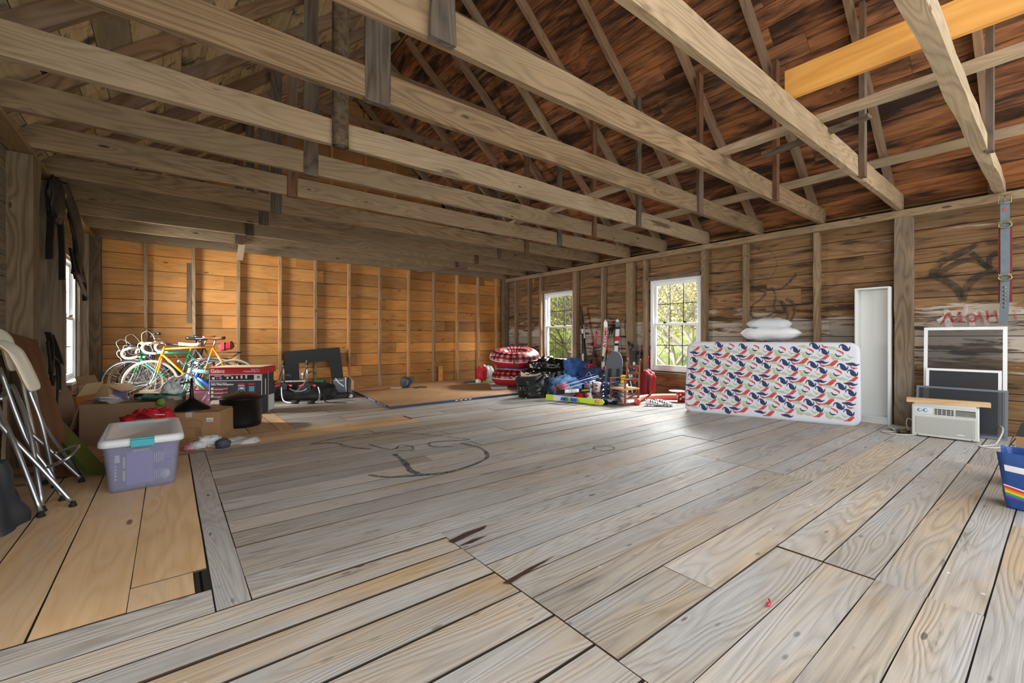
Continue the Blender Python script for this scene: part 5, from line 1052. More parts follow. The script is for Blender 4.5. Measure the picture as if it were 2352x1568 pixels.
# ---------------------------------------------------------------- carton and shopping bag at the right edge
r0 = thing('open_carton', 'open brown carton with a dark printed flap behind the blue bag, right edge', 'box', (4.78, .0, 0), rz=-1.62)
b = MB(); tub(b, .42, .36, .37, .006); b.build('carton_body', M['card'], r0)
b = MB(); flap(b, (-.21, .18, .37), (-.21, -.18, .37), (-1, 0, 0), -1.1, .2); b.build('flap', M['card'], r0); b = MB(); flap(b, (-.21, -.18, .37), (.21, -.18, .37), (0, 1, 0), .35, .2); fl_ = b.build('flap', M['ink'], r0, label='dark printed flap')
b = MB(); b.tube(spline([(-.14, -.12, .398), (-.12, -.10, .406), (-.10, -.12, .398), (-.13, -.13, .394)], 4), .003, 5); b.tube(spline([(-.06, -.08, .412), (-.03, -.10, .406), (-.05, -.14, .392)], 4), .003, 5); b.build('flap_print', M['bluep'], r0)
M['bagblue'] = pm('woven_blue_plastic', '#1f4a8e', .35, bump=.25, bscale=25, coat=.3); M['bagpurple'] = pm('purple_plastic', '#6a44a8', .4)
r0 = thing('shopping_bag', 'large blue woven shopping bag with a rainbow stripe at the right edge', 'bag', (4.15, .03, 0), rz=-1.66)
b = MB(); w_, d_, h_ = .46, .26, .345
def bagpt(u, z, k=0.0):
    """front face of the bag at fraction u across and height z"""
    t = z/h_; x = (u-.5)*(w_*(.82+.18*t)); y = -d_/2*(.75+.25*t)-.012*math.sin(u*PI)*math.sin(t*PI)+.006*noise.noise(Vector((u*5, z*14, 2)))-k; return Vector((x, y, z))
rg = []
for t in (0, .04, .15, .3, .45, .6, .75, .9, 1.0):
    z = max(.003, t*h_); r_ = []
    n = 14
    for k in range(n): p = bagpt(k/n, z); r_.append((p.x, p.y, p.z))
    for k in range(n): f = k/n; p = bagpt(1, z); r_.append((p.x+.008*math.sin(f*9+t*5), p.y+(d_*(.75+.25*t))*f, z))
    for k in range(n): p = bagpt(1-k/n, z); r_.append((p.x, -p.y, z))
    for k in range(n): f = k/n; p = bagpt(0, z); r_.append((p.x-.010*math.sin(f*7+t*6), -p.y-(d_*(.75+.25*t))*f, z+(.01*math.sin(f*6) if t == 1 else 0)))
    rg.append(r_)
rings(b, rg, cap1=False); b.build('bag_body', M['bagblue'], r0)
def band(u0, u1, z0, z1, mat, nm, k=.0015, wav=0.0, lab=None):
    b = MB(); b.grid(lambda u, v: bagpt(u0+(u1-u0)*u, (z0+(z1-z0)*v)-wav*(u0+(u1-u0)*u), k), 24, 6); o = b.build(nm, mat, r0); return o
for i, c in enumerate(('#d93a3a', '#ee8a2c', '#f0d23c', '#4aa547', '#3b62bd', '#5a2f86')): band(.01, .99, .128-i*.013, .141-i*.013, pm('rainbow_%d' % i, c, .4), 'rainbow_stripe', wav=.09)
band(.01, .99, .142, .150, M['whitep'], 'white_stripe', wav=.09); band(.05, .62, .235, .272, M['whitep'], 'white_panel', wav=.03); band(.55, .80, .17, .25, M['bagpurple'], 'purple_panel', k=.0022); band(.62, .99, .09, .16, M['whitep'], 'white_panel', k=.003)
b = MB(); b.tube([(1.86, .72, .006), (1.885, .735, .006)], .004, 6); b.blob((1.845, .722, .007), (.010, .008, .007), .2, 4, 2, 8, flat=False); tag(b.build('red_clip', M['redp']), 'tiny red plastic clip lying on the bare floorboards', 'clip')
# ---------------------------------------------------------------- harness strap on the right wall
M['canvas'] = pm('blue_grey_strap', '#66747c', .7, bump=.3, bscale=50, var=.15); M['redfelt'] = pm('dark_red_felt', '#7d2a26', .9)
r0 = thing('hanging_strap', 'wide blue-grey harness strap with red backing and two oval rings hanging on the right wall', 'strap', (6.88, .40, 1.2))
b = MB(); b.ribbon(spline([(6.885, .40, 2.50), (6.90, .40, 2.2), (6.90, .40, 1.7), (6.895, .405, 1.4), (6.89, .415, 1.19)], 5), .066, up=(0, 1, 0), th=.01); b.build('strap_band', M['canvas'], r0, ws=True)
b = MB(); b.ribbon([(6.912, .40, 2.22), (6.912, .40, 1.42)], .098, up=(0, 1, 0), th=.008); b.build('felt_backing', M['redfelt'], r0, ws=True)
for z in (2.23, 1.68):
    b = MB(); b.tube([(6.882, .40+.047*math.cos(a), z+.028*math.sin(a)) for a in [2*PI*i/20 for i in range(20)]], .008, 6, closed=True); b.box((6.885, .40, z+.032), (.008, .095, .014)); b.build('oval_ring', M['brass'], r0, ws=True)
b = MB(); b.tube([(6.862, .40+y, 2.50+z) for y, z in ((-.045, -.04), (.045, -.04), (.045, .04), (-.045, .04))], .006, 6, closed=True); b.tube([(6.862, .40, 2.54), (6.862, .40, 2.46)], .004, 6); b.build('buckle', M['brass'], r0, ws=True)
for k in range(6): b = MB(); b.tube([(6.884, .402+.001*k, 1.58-k*.042+s*.0) for s in (0,)]+[(6.892, .402, 1.58-k*.042)], .010, 10); b.build('eyelet', M['brass'], r0, ws=True)
b = MB(); b.box((6.883, .40, 2.40), (.003, .028, .02)); b.build('red_badge', M['dred'], r0, ws=True, bevel=.001)
b = MB(); b.tube(arc((6.90, 2.85, 2.12), .26, 0, 2*PI, 40, (0, 1, 0), (0, 0, 1))[:-1], .0016, 5, closed=True); b.box((6.93, 2.85, 2.375), (.06, .01, .01)); b.box((6.97, 3.02, 2.3), (.05, .008, .008)); tag(b.build('wire_loop', M['gap']), 'thin dark wire loop hung on the studs above the pillows', 'wire')
# graffiti on the right wall: faded tag above the pillows, large tag and red word beyond the post
scrawl('graffiti', [(.045, [(3.00, 1.86), (2.92, 1.78), (2.80, 1.72), (2.88, 1.62), (2.98, 1.55), (3.0, 1.38), (2.84, 1.36), (2.66, 1.42)]), (.045, [(2.72, 1.8), (2.66, 1.68), (2.68, 1.5), (2.60, 1.42), (2.52, 1.5), (2.60, 1.58), (2.5, 1.38), (2.54, 1.26), (2.44, 1.34), (2.42, 1.52), (2.52, 1.62)]),
    (.035, [(2.8, 1.78), (2.6, 1.76), (2.42, 1.92), (2.40, 1.98)])], M['spray'], 'wall', wallR)
scrawl('graffiti', [(.09, [(.46, 2.08), (.58, 2.10), (.72, 2.02), (.86, 1.96), (.95, 1.86), (.96, 1.78), (.88, 1.72), (.78, 1.62), (.72, 1.46)]), (.08, [(.95, 1.78), (.84, 1.86), (.72, 1.92), (.62, 1.9), (.55, 1.84), (.5, 1.80)]), (.08, [(.72, 1.46), (.70, 1.6), (.60, 1.74), (.46, 1.76)]), (.08, [(.66, 2.0), (.60, 1.92), (.52, 1.8)]), (.07, [(.46, 1.98), (.52, 1.92), (.52, 1.8)])], M['sprayw'], 'wall', wallR)
scrawl('graffiti', [(.07, [(.86, 1.38), (.84, 1.2), (.82, 1.14)]), (.06, [(.70, 1.42), (.72, 1.3), (.80, 1.25)]), (.06, [(.93, 1.24), (.8, 1.32), (.7, 1.25), (.6, 1.33), (.5, 1.25), (.45, 1.32)]), (.06, [(.66, 1.28), (.65, 1.18)]), (.05, [(.55, 1.30), (.54, 1.18)])], M['wspray'], 'wall', wallR, .001)
scrawl('graffiti', [(.032, [(.90, 1.20), (.86, 1.31), (.83, 1.33), (.81, 1.24), (.78, 1.26), (.75, 1.34), (.74, 1.22)]), (.032, [(.69, 1.30), (.65, 1.31), (.62, 1.27), (.65, 1.23), (.69, 1.26), (.68, 1.3)]), (.03, [(.60, 1.34), (.57, 1.22)]), (.02, [(.54, 1.35), (.53, 1.22)]), (.02, [(.54, 1.28), (.48, 1.29)]), (.022, [(.48, 1.35), (.46, 1.22)]), (.022, [(.36, 1.34), (.3, 1.33)]), (.02, [(.34, 1.34), (.33, 1.22)])], M['red'], 'wall', wallR, .002)
# ---------------------------------------------------------------- snow tubes
def plaidmat(name, a, mid, dk):
    m = bpy.data.materials.new(name); t = NT(m); wc = t.n('Attribute', attribute_name='wc').outputs['Vector']; s = t.n('SeparateXYZ', {0: wc})
    u = t.m('GREATER_THAN', t.m('FRACT', s.outputs[0]), .5); v = t.m('GREATER_THAN', t.m('FRACT', s.outputs[1]), .5)
    k = t.m('MULTIPLY', t.m('ADD', u, v), .5)
    c = t.mix(t.mr(k, .5, 1), t.mix(t.mr(k, 0, .5), lin(a), lin(mid)), lin(dk))
    t.bsdf({'Base Color': c, 'Roughness': .38, 'Specular IOR Level': .4}); return m
M['plaid1'] = plaidmat('pink_black_plaid', '#e07a72', '#7a3038', '#1c1820'); M['plaid2'] = plaidmat('red_black_plaid', '#d2444a', '#5c1a20', '#1c1418')
M['redvinyl'] = pm('dark_red_vinyl', '#a3202e', .3, coat=.3, bump=.1, bscale=5); M['seam'] = pm('pale_grey_seam', '#c9cccd', .4)
def snowtube(label, loc, R, r, hgt, mat, tilt, sq=1.0):
    root = thing('snow_tube', label, 'snow tube', loc, 0, 'plaid snow tubes', rot=tilt)
    def P(u, ph): 
        a = 2*PI*u; q = 1+.02*math.sin(a*6+1)+.012*math.sin(a*14); return Vector(((R+r*math.cos(ph)*q)*math.cos(a), (R+r*math.cos(ph)*q)*math.sin(a), hgt/2+hgt/2*math.sin(ph)*q))
    b = MB(); b.grid(lambda u, v: P(u, PI*.98*v-.06), 96, 22, wc=lambda u, v: (u*24, v*5, 0)); b.build('plaid_cover', mat, root)
    b = MB(); b.grid(lambda u, v: P(u, -PI-.02+(PI-.04)*v), 72, 18); b.build('vinyl_base', M['redvinyl'], root)
    b = MB(); b.tube([P(i/72, -.045)+Vector((.004*math.cos(2*PI*i/72), .004*math.sin(2*PI*i/72), 0)) for i in range(72)], .014, 6, closed=True, flat=.8); b.build('seam_band', M['seam'], root)
    return root
t1 = snowtube('upper inflated snow tube with pink and black plaid top, stacked on the other', (5.90, 7.40, .462), .365, .175, .34, M['plaid1'], (.12, -.095, 0))
t2 = snowtube('lower inflated snow tube with bright red and black plaid, resting on the plywood corner', (5.92, 7.36, .036), .365, .175, .34, M['plaid2'], (0, 0, .2))
for tt, a0 in ((t1, 2.9), (t2, 3.75)):
    b = MB(); c = Vector((math.cos(a0), math.sin(a0), 0)); s_ = Vector((-math.sin(a0), math.cos(a0), 0)); z = .29 if tt is t1 else .24
    b.tube(spline([c*.50-s_*.09+Vector((0, 0, z-.02)), c*.55-s_*.05+Vector((0, 0, z-.03)), c*.565+Vector((0, 0, z-.05)), c*.55+s_*.05+Vector((0, 0, z-.03)), c*.50+s_*.09+Vector((0, 0, z-.02))], 5), .013, 8, flat=.6); b.build('grab_handle', M['seam'], tt)
b = MB(); b.ribbon([(5.52, 6.98, .66), (5.52, 6.94, .52), (5.50, 6.95, .42)], .025, up=(.8, -.6, 0), th=.003); b.build('x', M['cblack']).name = 'tube_strap'; o = COL.objects['tube_strap']; o.name = 'webbing_tether'; tag(o, 'short black webbing tether hanging off the upper snow tube', 'tether')
for nm, c, z in (('foam_sled', M['blue'], .405), ('foam_sled', M['orange'], .388)):
    b = MB(); f = lambda u, v, z=z: (5.9+(.42*math.cos(2*PI*u))*v, 7.36+(.42*math.sin(2*PI*u))*v, z+.012*math.sin(2*PI*u*2+1)*v)
    b.grid(f, 48, 6, cu=True); b.grid(lambda u, v, z=z: tuple(Vector(f(u, v))-Vector((0, 0, .012))), 48, 6, cu=True); b.grid(lambda u, v: tuple(Vector(f(u, 1))-Vector((0, 0, .012*v))), 48, 2, cu=True)
    tag(b.build(nm, c), ('thin blue' if c is M['blue'] else 'thin orange')+' foam saucer sled squeezed between the two snow tubes', 'sled')
r0 = thing('woven_sack', 'red and white woven sack slumped behind the snow tubes by the corner', 'sack', (5.62, 8.26, .036))
b = MB(); b.blob((5.72, 8.22, .20), (.17, .14, .21), .12, 3, 7, 20, sq=.8, crease=.3); b.build('white_side', M['whitebag'], r0, ws=True)
b = MB(); b.blob((5.58, 8.20, .22), (.11, .12, .19), .12, 3, 3, 18, sq=.8, crease=.3); b.blob((5.50, 8.18, .11), (.07, .07, .07), .15, 3, 3, 12, crease=.3); b.build('red_side', M['redcloth'], r0, ws=True)
b = MB(); b.blob((5.46, 8.16, .075), (.07, .06, .05), .15, 3, 5, 12, crease=.3); b.build('loose_corner', M['label'], r0, ws=True)
b = MB(); b.beam((5.30, 8.42, .05), (5.78, 8.30, .065), .14, .02); tag(b.build('blue_shovel_blade', M['blue'], bevel=.008), 'bright blue plastic sled paddle lying left of the lower snow tube', 'paddle')
M['lime'] = pm('lime_green_plastic', '#8fc02e', .4); b = MB(); b.beam((5.22, 8.25, .041), (5.66, 7.98, .041), .20, .006); tag(b.build('green_mat', M['lime']), 'thin lime green plastic mat under the blue paddle', 'mat')
r0 = thing('clear_plastic_box', 'flat clear plastic clamshell box before the lower snow tube', 'box', (5.16, 6.98, .036), rz=-.5)
b = MB(); b.box((0, 0, .022), (.30, .22, .04)); b.box((0, 0, .046), (.32, .24, .006)); b.build('box_body', pm('clear_box_plastic', '#d5d9de', .15, alpha=.6), r0, bevel=.006)
# ---------------------------------------------------------------- bags
M['bagfilm'] = pm('glossy_black_bag_film', '#0f1112', .22, bump=1.0, bscale=9, spec=.6); M['paper'] = pm('tan_paper', '#c9bd9f', .8, bump=.3, bscale=10)
b = MB(); b.blob((6.02, 6.42, .31), (.46, .32, .33), .16, 2.2, 12, 34, sq=.9, crease=.3, M=Matrix.Rotation(-.6, 3, 'Z')); tag(b.build('garbage_bag', M['bagfilm']), 'full knotted black garbage bag behind the open one', 'garbage bag', 'black garbage bags')
r0 = thing('garbage_bag', 'open-topped black garbage bag with tan paper sticking out', 'garbage bag', (5.05, 5.84, 0), group='black garbage bags')
b = MB()
def fn(u, v):
    a = 2*PI*u; q = .72; cx = math.copysign(abs(math.cos(a))**q, math.cos(a)); cy = math.copysign(abs(math.sin(a))**q, math.sin(a))
    z = .40*min(v*1.15, 1); k = .80+.26*v-.08*max(0, v-.85)*4; p = Vector((cx*2.3, cy*2.3, v*3)); k *= 1+.10*noise.noise(p)+.16*(abs(noise.noise(p*1.7))-.2)
    X_ = cx*.29*k; Y_ = cy*.20*k
    if v > .87: X_ *= .96; Y_ *= .93; z = .40-(v-.87)*.3
    return (X_, Y_, max(.002, z+.035*X_/.29*(v > .5)+.01*math.sin(a*5)*(v > .7)))
b.grid(fn, 84, 30, cu=True); b.add([fn(i/84, 0) for i in range(84)], [list(range(84))[::-1]]); o = b.build('bag_film', M['bagfilm'], r0); o.rotation_euler = (0, 0, -.75)
b = MB(); b.prism([(-.20, 0), (.16, 0), (.15, .15), (.04, .12), (-.06, .10), (-.14, .14), (-.21, .18)], (5.05, 5.84, .28), Vector((.79, -.61, 0)), Vector((.05, .05, 1)), .012); b.prism([(-.1, 0), (.18, 0), (.17, .10), (-.05, .12)], (5.09, 5.90, .28), Vector((.79, -.61, 0)), Vector((.1, .1, 1)), .012); tag(b.build('paper_sack', M['paper']), 'torn tan paper sack sticking out of the open black garbage bag', 'paper')
M['denim'] = pm('blue_canvas', '#2f5a94', .8, bump=.4, bscale=10, var=.2, vs=8); M['piping'] = pm('grey_piping', '#9b9a8d', .7); M['lblue'] = pm('light_blue_fabric', '#6f9fd0', .75, bump=.5, bscale=12, var=.2); M['dnv'] = pm('deep_navy_canvas', '#22365f', .8, bump=.4, bscale=12)
b = MB(); b.blob((6.32, 6.02, .36), (.30, .24, .28), .12, 2.5, 3, 26, sq=.85, crease=.3); r0 = b.build('duffel_bag', M['denim']); tag(r0, 'blue canvas duffel bag with grey piping heaped beside the full garbage bag', 'bag', 'blue canvas bags')
p = MB(); p.tube(spline([(6.05, 6.05, .38), (6.05, 5.86, .30), (6.18, 5.76, .32), (6.22, 5.74, .42), (6.3, 5.74, .40)], 6), .014, 8, flat=.5); p.build('piping', M['piping'], r0)
b = MB(); b.blob((6.30, 5.55, .26), (.24, .22, .23), .12, 2.5, 9, 24, sq=.85, crease=.3); r0 = b.build('duffel_bag', M['dnv']); tag(r0, 'navy canvas duffel bag under the red and black rope', 'bag', 'blue canvas bags')
p = MB(); p.tube(spline([(6.06, 5.50, .34), (6.07, 5.42, .42), (6.1, 5.38, .30), (6.14, 5.32, .22)], 6), .014, 8, flat=.5); p.build('piping', M['piping'], r0)
b = MB(); b.blob((5.62, 5.62, .16), (.30, .22, .19), .14, 3, 5, 24, crease=.3, M=Matrix.Rotation(-.6, 3, 'Z')); tag(b.build('blue_jacket', M['lblue']), 'crumpled light blue jacket under the ski poles', 'jacket')
b = MB(); r = random.Random(4); b.tube(spline([(6.10+r.uniform(-.12, .12), 5.50+r.uniform(-.15, .12), .50+r.uniform(-.01, .07)) for _ in range(14)], 6), .011, 6); tag(b.build('rope', M['redvinyl']), 'tangled red and black rope on top of the navy duffel bag', 'rope')
# ---------------------------------------------------------------- skis
M['skiblack'] = pm('black_ski_topsheet', '#1d2024', .3, coat=.3); M['skiwhite'] = pm('white_ski_topsheet', '#e3e4e6', .3, coat=.3); M['skired'] = pm('red_ski_graphic', '#cf2230', .35); M['skilime'] = pm('lime_ski_base', '#b8d42a', .35); M['skigrey'] = pm('steel_ski_edge', '#8d9094', .35, .7); M['orangep'] = pm('orange_pole', '#e0702c', .35)
M['bindblue'] = pm('blue_binding', '#2050c8', .35)
def ski(name, label, p0, p1, w_, top, nrm, group=None, tip=.05, graphics=(), bind=None, bindm='black', th=.012):
    """p0 tail end, p1 tip end"""
    p0 = Vector(p0); p1 = Vector(p1); root = thing(name, label, 'ski', p0, group=group); d = (p1-p0); L = d.length; d.normalize(); n = Vector(nrm); n = (n-d*n.dot(d)).normalized(); s = d.cross(n)
    b = MB(); N_ = 30; vs = []
    for i in range(N_+1):
        t = i/N_; wd = w_*(1-.18*math.sin(PI*t)); 
        if t > .94: wd *= math.sqrt(max(.02, 1-((t-.94)/.06)**2))
        if t < .03: wd *= .85
        lift = tip*max(0, (t-.86)/.14)**2+.2*tip*max(0, (.05-t)/.05)**2
        c = p0+d*(L*t)+n*lift
        for q, z in ((-1, 0), (1, 0), (1, 1), (-1, 1)): vs.append(c+s*(q*wd/2)+n*(z*th))
    fs = [[3, 2, 1, 0], [4*N_+j for j in range(4)]]; mi = [0, 0]
    for i in range(N_):
        for j in range(4):
            a = 4*i+j; c = 4*i+(j+1) % 4; fs.append([a, c, c+4, a+4]); t = (i+.5)/N_; m_ = 0
            if j == 2:
                for (g0, g1, gm) in graphics:
                    if g0 <= t <= g1: m_ = gm
            mi.append(m_ if j == 2 else 4)
    b.add(vs, fs); b.mi = mi; b.build('ski_body', [top, M['skired'], M['skiblack'], M['skiwhite'], M['skigrey']], root, ws=True)
    if bind:
        for k, t in enumerate(bind):
            b = MB(); c = p0+d*(L*t)+n*(th+.018); R3 = Matrix((d, s, n)).transposed(); b.box(c, (.11, .055, .03), rot=R3); b.box(c+d*(.02 if k else -.02)+n*.028, (.05, .05, .035), rot=R3); b.build('ski_binding', M[bindm], root, ws=True, bevel=.006)
    return root, d, s, n, L
ski('ski', 'tall black ski leaning against the wall right of the far window', (6.72, 6.02, .02), (6.93, 6.40, 1.72), .062, M['skiblack'], (-1, 0, .2), 'skis leaning on the right wall', graphics=((.6, .75, 3),))
ski('ski', 'shorter dark ski with a silver edge beside the tall black one', (6.66, 6.10, .02), (6.88, 6.33, 1.42), .05, M['skiblack'], (-1, 0, .2), 'skis leaning on the right wall', graphics=((.3, .5, 3), (.8, .86, 3)))
ski('ski', 'thin black and red ski leaning left of the white lettered ski', (6.66, 6.02, .02), (6.91, 5.95, 1.18), .045, M['skiblack'], (-1, -.4, .2), 'skis leaning on the right wall', graphics=((.75, .95, 1), (.1, .3, 3)))
r0, d, s, n, L = ski('ski', 'white ski with big red lettering leaning against a wall stud', (6.60, 5.58, .02), (6.93, 5.73, 1.40), .088, M['skiwhite'], (-1, -.25, .2), 'skis leaning on the right wall', graphics=((.18, .32, 1),), bind=(.18, .44))
R3 = Matrix((d, s*-1 if s.y > 0 else s, n)).transposed()
tx = text('lettering', 'ATOMIC', .085, M['skired'], r0, Vector((6.60, 5.58, .02))+d*(L*.60)+n*.0145-Vector(r0.location)-s*(-.024 if s.y > 0 else .024)*1.0, (0, 0, 0), sx=1.45, bold=.002)
S3 = s if n.dot(d.cross(s)) > 0 else -s
tx.rotation_euler = Matrix((d, S3, d.cross(S3))).transposed().to_euler(); tx.location = d*(L*.60)+n*.0145-S3*.03
r0, d, s, n, L = ski('ski', 'white ski with black and red graphics leaning right of the orange poles', (6.60, 5.30, .02), (6.93, 5.43, 1.40), .088, M['skiwhite'], (-1, -.25, .2), 'skis leaning on the right wall', graphics=((.62, .68, 2), (.70, .76, 1), (.86, .95, 2)), bind=(.2, .42))
ski('ski', 'black ski leaning behind the grey child carrier', (6.78, 4.99, .02), (6.93, 5.16, .98), .06, M['skiblack'], (-1, 0, .2), 'skis leaning on the right wall', graphics=((.3, .4, 3),))
ski('ski', 'black ski with pale streaks, second behind the grey child carrier', (6.74, 4.90, .02), (6.91, 5.06, .93), .06, M['skiblack'], (-1, 0, .2), 'skis leaning on the right wall', graphics=((.5, .62, 3), (.2, .3, 1)))
ski('ski', 'black and red ski leaning beside the near window stud', (6.74, 4.96, .02), (6.90, 4.93, .80), .06, M['skiblack'], (-1, 0, .2), 'skis leaning on the right wall', graphics=((.3, .6, 1),))
def pole(label, p0, p1, m1, m2, group, basket=True, grip=True, k=.55):
    p0 = Vector(p0); p1 = Vector(p1); d = p1-p0; r = thing('ski_pole', label, 'ski pole', p0, group=group)
    b = MB(); b.tube([p0, p0+d*k], .0075, 8); b.build('shaft', m1, r, ws=True); b = MB(); b.tube([p0+d*k, p0+d*.9], .0085, 8); b.build('upper_shaft', m2, r, ws=True)
    b = MB(); b.tube([p0+d*.88, p0+d*.93, p0+d], [.013, .017, .014], 8); b.tube(spline([p0+d*.99, p0+d*.93+Vector((-.05, -.03, -.04)), p0+d*.84+Vector((-.05, -.03, -.03)), p0+d*.9], 5), .006, 5, flat=.4); b.build('grip', M['black'], r, ws=True)
    if basket: b = MB(); q = p0+d*.07; b.tube([q, q+d.normalized()*.006], .035, 12); b.build('basket', M['black'], r, ws=True)
pole('orange and white ski pole leaning left of its pair', (6.52, 5.62, .02), (6.90, 5.60, 1.26), M['skiwhite'], M['orangep'], 'ski poles against the wall'); pole('orange and white ski pole leaning right of its pair', (6.52, 5.52, .02), (6.90, 5.55, 1.27), M['skiwhite'], M['orangep'], 'ski poles against the wall')
pole('black and red ski pole in the corner by the near window stud', (6.80, 4.86, .02), (6.95, 4.72, .9), M['black'], M['skired'], 'ski poles against the wall')
for k, (a, c, nm) in enumerate([((5.05, 5.33, .22), (5.95, 4.97, .47), 'topmost blue and white'), ((5.04, 5.30, .20), (5.90, 4.92, .43), 'second from the top, white'), ((5.06, 5.27, .18), (5.84, 4.86, .41), 'third from the top, blue'), ((5.02, 5.25, .155), (5.74, 4.86, .36), 'lowest, with a red lower end')]):
    pole('ski pole lying in the bundle on the pile, '+nm, a, c, M['skired'], M['bindblue'] if k % 2 == 0 else M['skiwhite'], 'bundle of ski poles', k=.28)
# skis on the floor
r0, d, s, n, L = ski('ski', 'lime green ski lying on its edge at the front of the pile, blue bindings', (5.00, 5.42, .055), (5.285, 4.40, .055), .098, M['skilime'], (-.96, -.27, 0), 'skis lying on the floor', graphics=((.14, .30, 3), (.46, .52, 3)), bind=(.34, .50), bindm='bindblue', tip=.02)
S3 = d.cross(n)*-1
tx = text('lettering', 'K2', .075, M['pink'], r0, (0, 0, 0), (0, 0, 0), bold=.002); tx.rotation_euler = Matrix((d, Vector((0, 0, 1)), d.cross(Vector((0, 0, 1))))).transposed().to_euler(); tx.location = d*(L*.84)+n*.014+Vector((0, 0, -.025))
ski('ski', 'black ski lying on edge just behind the lime green one', (5.05, 5.36, .05), (5.36, 4.36, .05), .09, M['skiblack'], (-.96, -.27, 0), 'skis lying on the floor', tip=.03)
r0, d, s, n, L = ski('ski', 'black ski with white zigzag lettering on its tip, lying before the rocking chair', (5.22, 5.42, .06), (5.50, 4.30, .06), .11, M['skiblack'], (-.96, -.27, .1), 'skis lying on the floor', tip=.03)
tx = text('lettering', 'GRIND XERO', .05, M['skiwhite'], r0, (0, 0, 0), (0, 0, 0), bold=.002); tx.rotation_euler = Matrix((d, Vector((0, 0, 1)), d.cross(Vector((0, 0, 1))))).transposed().to_euler(); tx.location = d*(L*.66)+n*.016+Vector((0, 0, -.018))
ski('ski', 'white-edged ski flat on the floor under the lettered one', (5.42, 5.0, .012), (5.60, 4.20, .012), .09, M['skiwhite'], (0, 0, 1), 'skis lying on the floor', tip=.03)
r0, d, s, n, L = ski('ski', 'short black ski with small yellow lettering lying on top of the lime one', (4.98, 5.16, .155), (5.27, 4.64, .225), .085, M['skiblack'], (-.9, -.4, .25), 'skis lying on the floor', tip=.02, bind=(.35, .55), bindm='skiwhite')
tx = text('lettering', 'ELEMENT', .032, M['yellowt'], r0, (0, 0, 0), (0, 0, 0), bold=.001); S3 = n.cross(d); tx.rotation_euler = Matrix((-d, -S3, n)).transposed().to_euler(); tx.location = d*(L*.93)+n*.0145+S3*.012
# boots
def boot(label, loc, rz, shell, cuff, buck):
    r = thing('ski_boot', label, 'ski boot', loc, rz, 'ski boots in the pile')
    b = MB()
    def sec(z, L_, W_, x0): return [(x0+L_/2*math.cos(2*PI*k/20)*(1 if math.cos(2*PI*k/20) < 0 else 1.25), W_/2*math.sin(2*PI*k/20), z) for k in range(20)]
    rings(b, [sec(0, .24, .09, .02), sec(.03, .25, .10, .02), sec(.07, .23, .10, .01), sec(.11, .17, .10, -.02), sec(.16, .14, .10, -.04), sec(.17, .13, .09, -.04)]); b.build('shell', shell, r)
    b = MB(); rings(b, [sec(.13, .15, .108, -.04), sec(.2, .15, .11, -.035), sec(.28, .17, .12, -.02), sec(.30, .16, .11, -.02), sec(.29, .12, .08, -.02), sec(.20, .1, .07, -.03)]); b.build('cuff', cuff, r)
    b = MB(); b.box((.02, 0, -.008), (.30, .075, .018)); b.build('sole', M['rubber'], r)
    for k, (x, z) in enumerate(((.09, .085), (.03, .12), (.04, .19), (.05, .25))): b = MB(); b.box((x, -.045, z), (.03, .03, .014), rot=(0, .5, 0)); b.box((x, 0, z+.012), (.012, .10, .006), rot=(0, .5, 0)); b.build('buckle', M[buck], r)
    return r
boot('white ski boot with a red buckle behind the short black ski', (5.42, 4.86, .02), -2.1, M['label'], M['skigrey'], 'skired')
boot('grey ski boot standing right of the white one', (5.55, 4.78, .02), -1.9, M['skigrey'], M['skiwhite'], 'skired')
boot('navy blue ski boot standing upright in the pile left of the chair', (5.62, 4.66, .02), -2.4, M['dnv'], M['dnavy'], 'chrome')
boot('navy blue ski boot half hidden by the rocking chair', (5.72, 4.56, .02), -2.2, M['dnv'], M['dnavy'], 'chrome')
boot('white ski boot seen under the rocking chair seat', (5.95, 4.62, .02), -2.0, M['label'], M['skiblack'], 'chrome')
b = MB(); b.blob((5.35, 4.98, .07), (.13, .09, .07), .2, 4, 4, 14, crease=.3); tag(b.build('red_glove', M['redcloth']), 'red glove tucked under the short black ski', 'glove')
b = MB(); b.blob((5.50, 4.58, .05), (.09, .07, .045), .2, 4, 6, 12, crease=.3); tag(b.build('red_pouch', M['redcloth']), 'small red pouch before the navy ski boots', 'pouch')
r0 = thing('yellow_scoop', 'yellow plastic scoop standing on a white tub behind the chair arm', 'scoop', (5.86, 4.52, .24))
b = MB(); b.lathe([(0, 0), (.04, 0), (.05, .03), (.03, .055), (.042, .10), (.045, .135), (0, .14)], (5.86, 4.50, .30), 16); b.build('scoop_body', pm('yellow_plastic', '#d9c71e', .4), r0, ws=True)
b = MB(); b.lathe([(0, 0), (.07, 0), (.08, .29), (0, .295)], (5.86, 4.50, .005), 20); tag(b.build('white_tub', M['lid']), 'white plastic tub under the yellow scoop', 'tub')
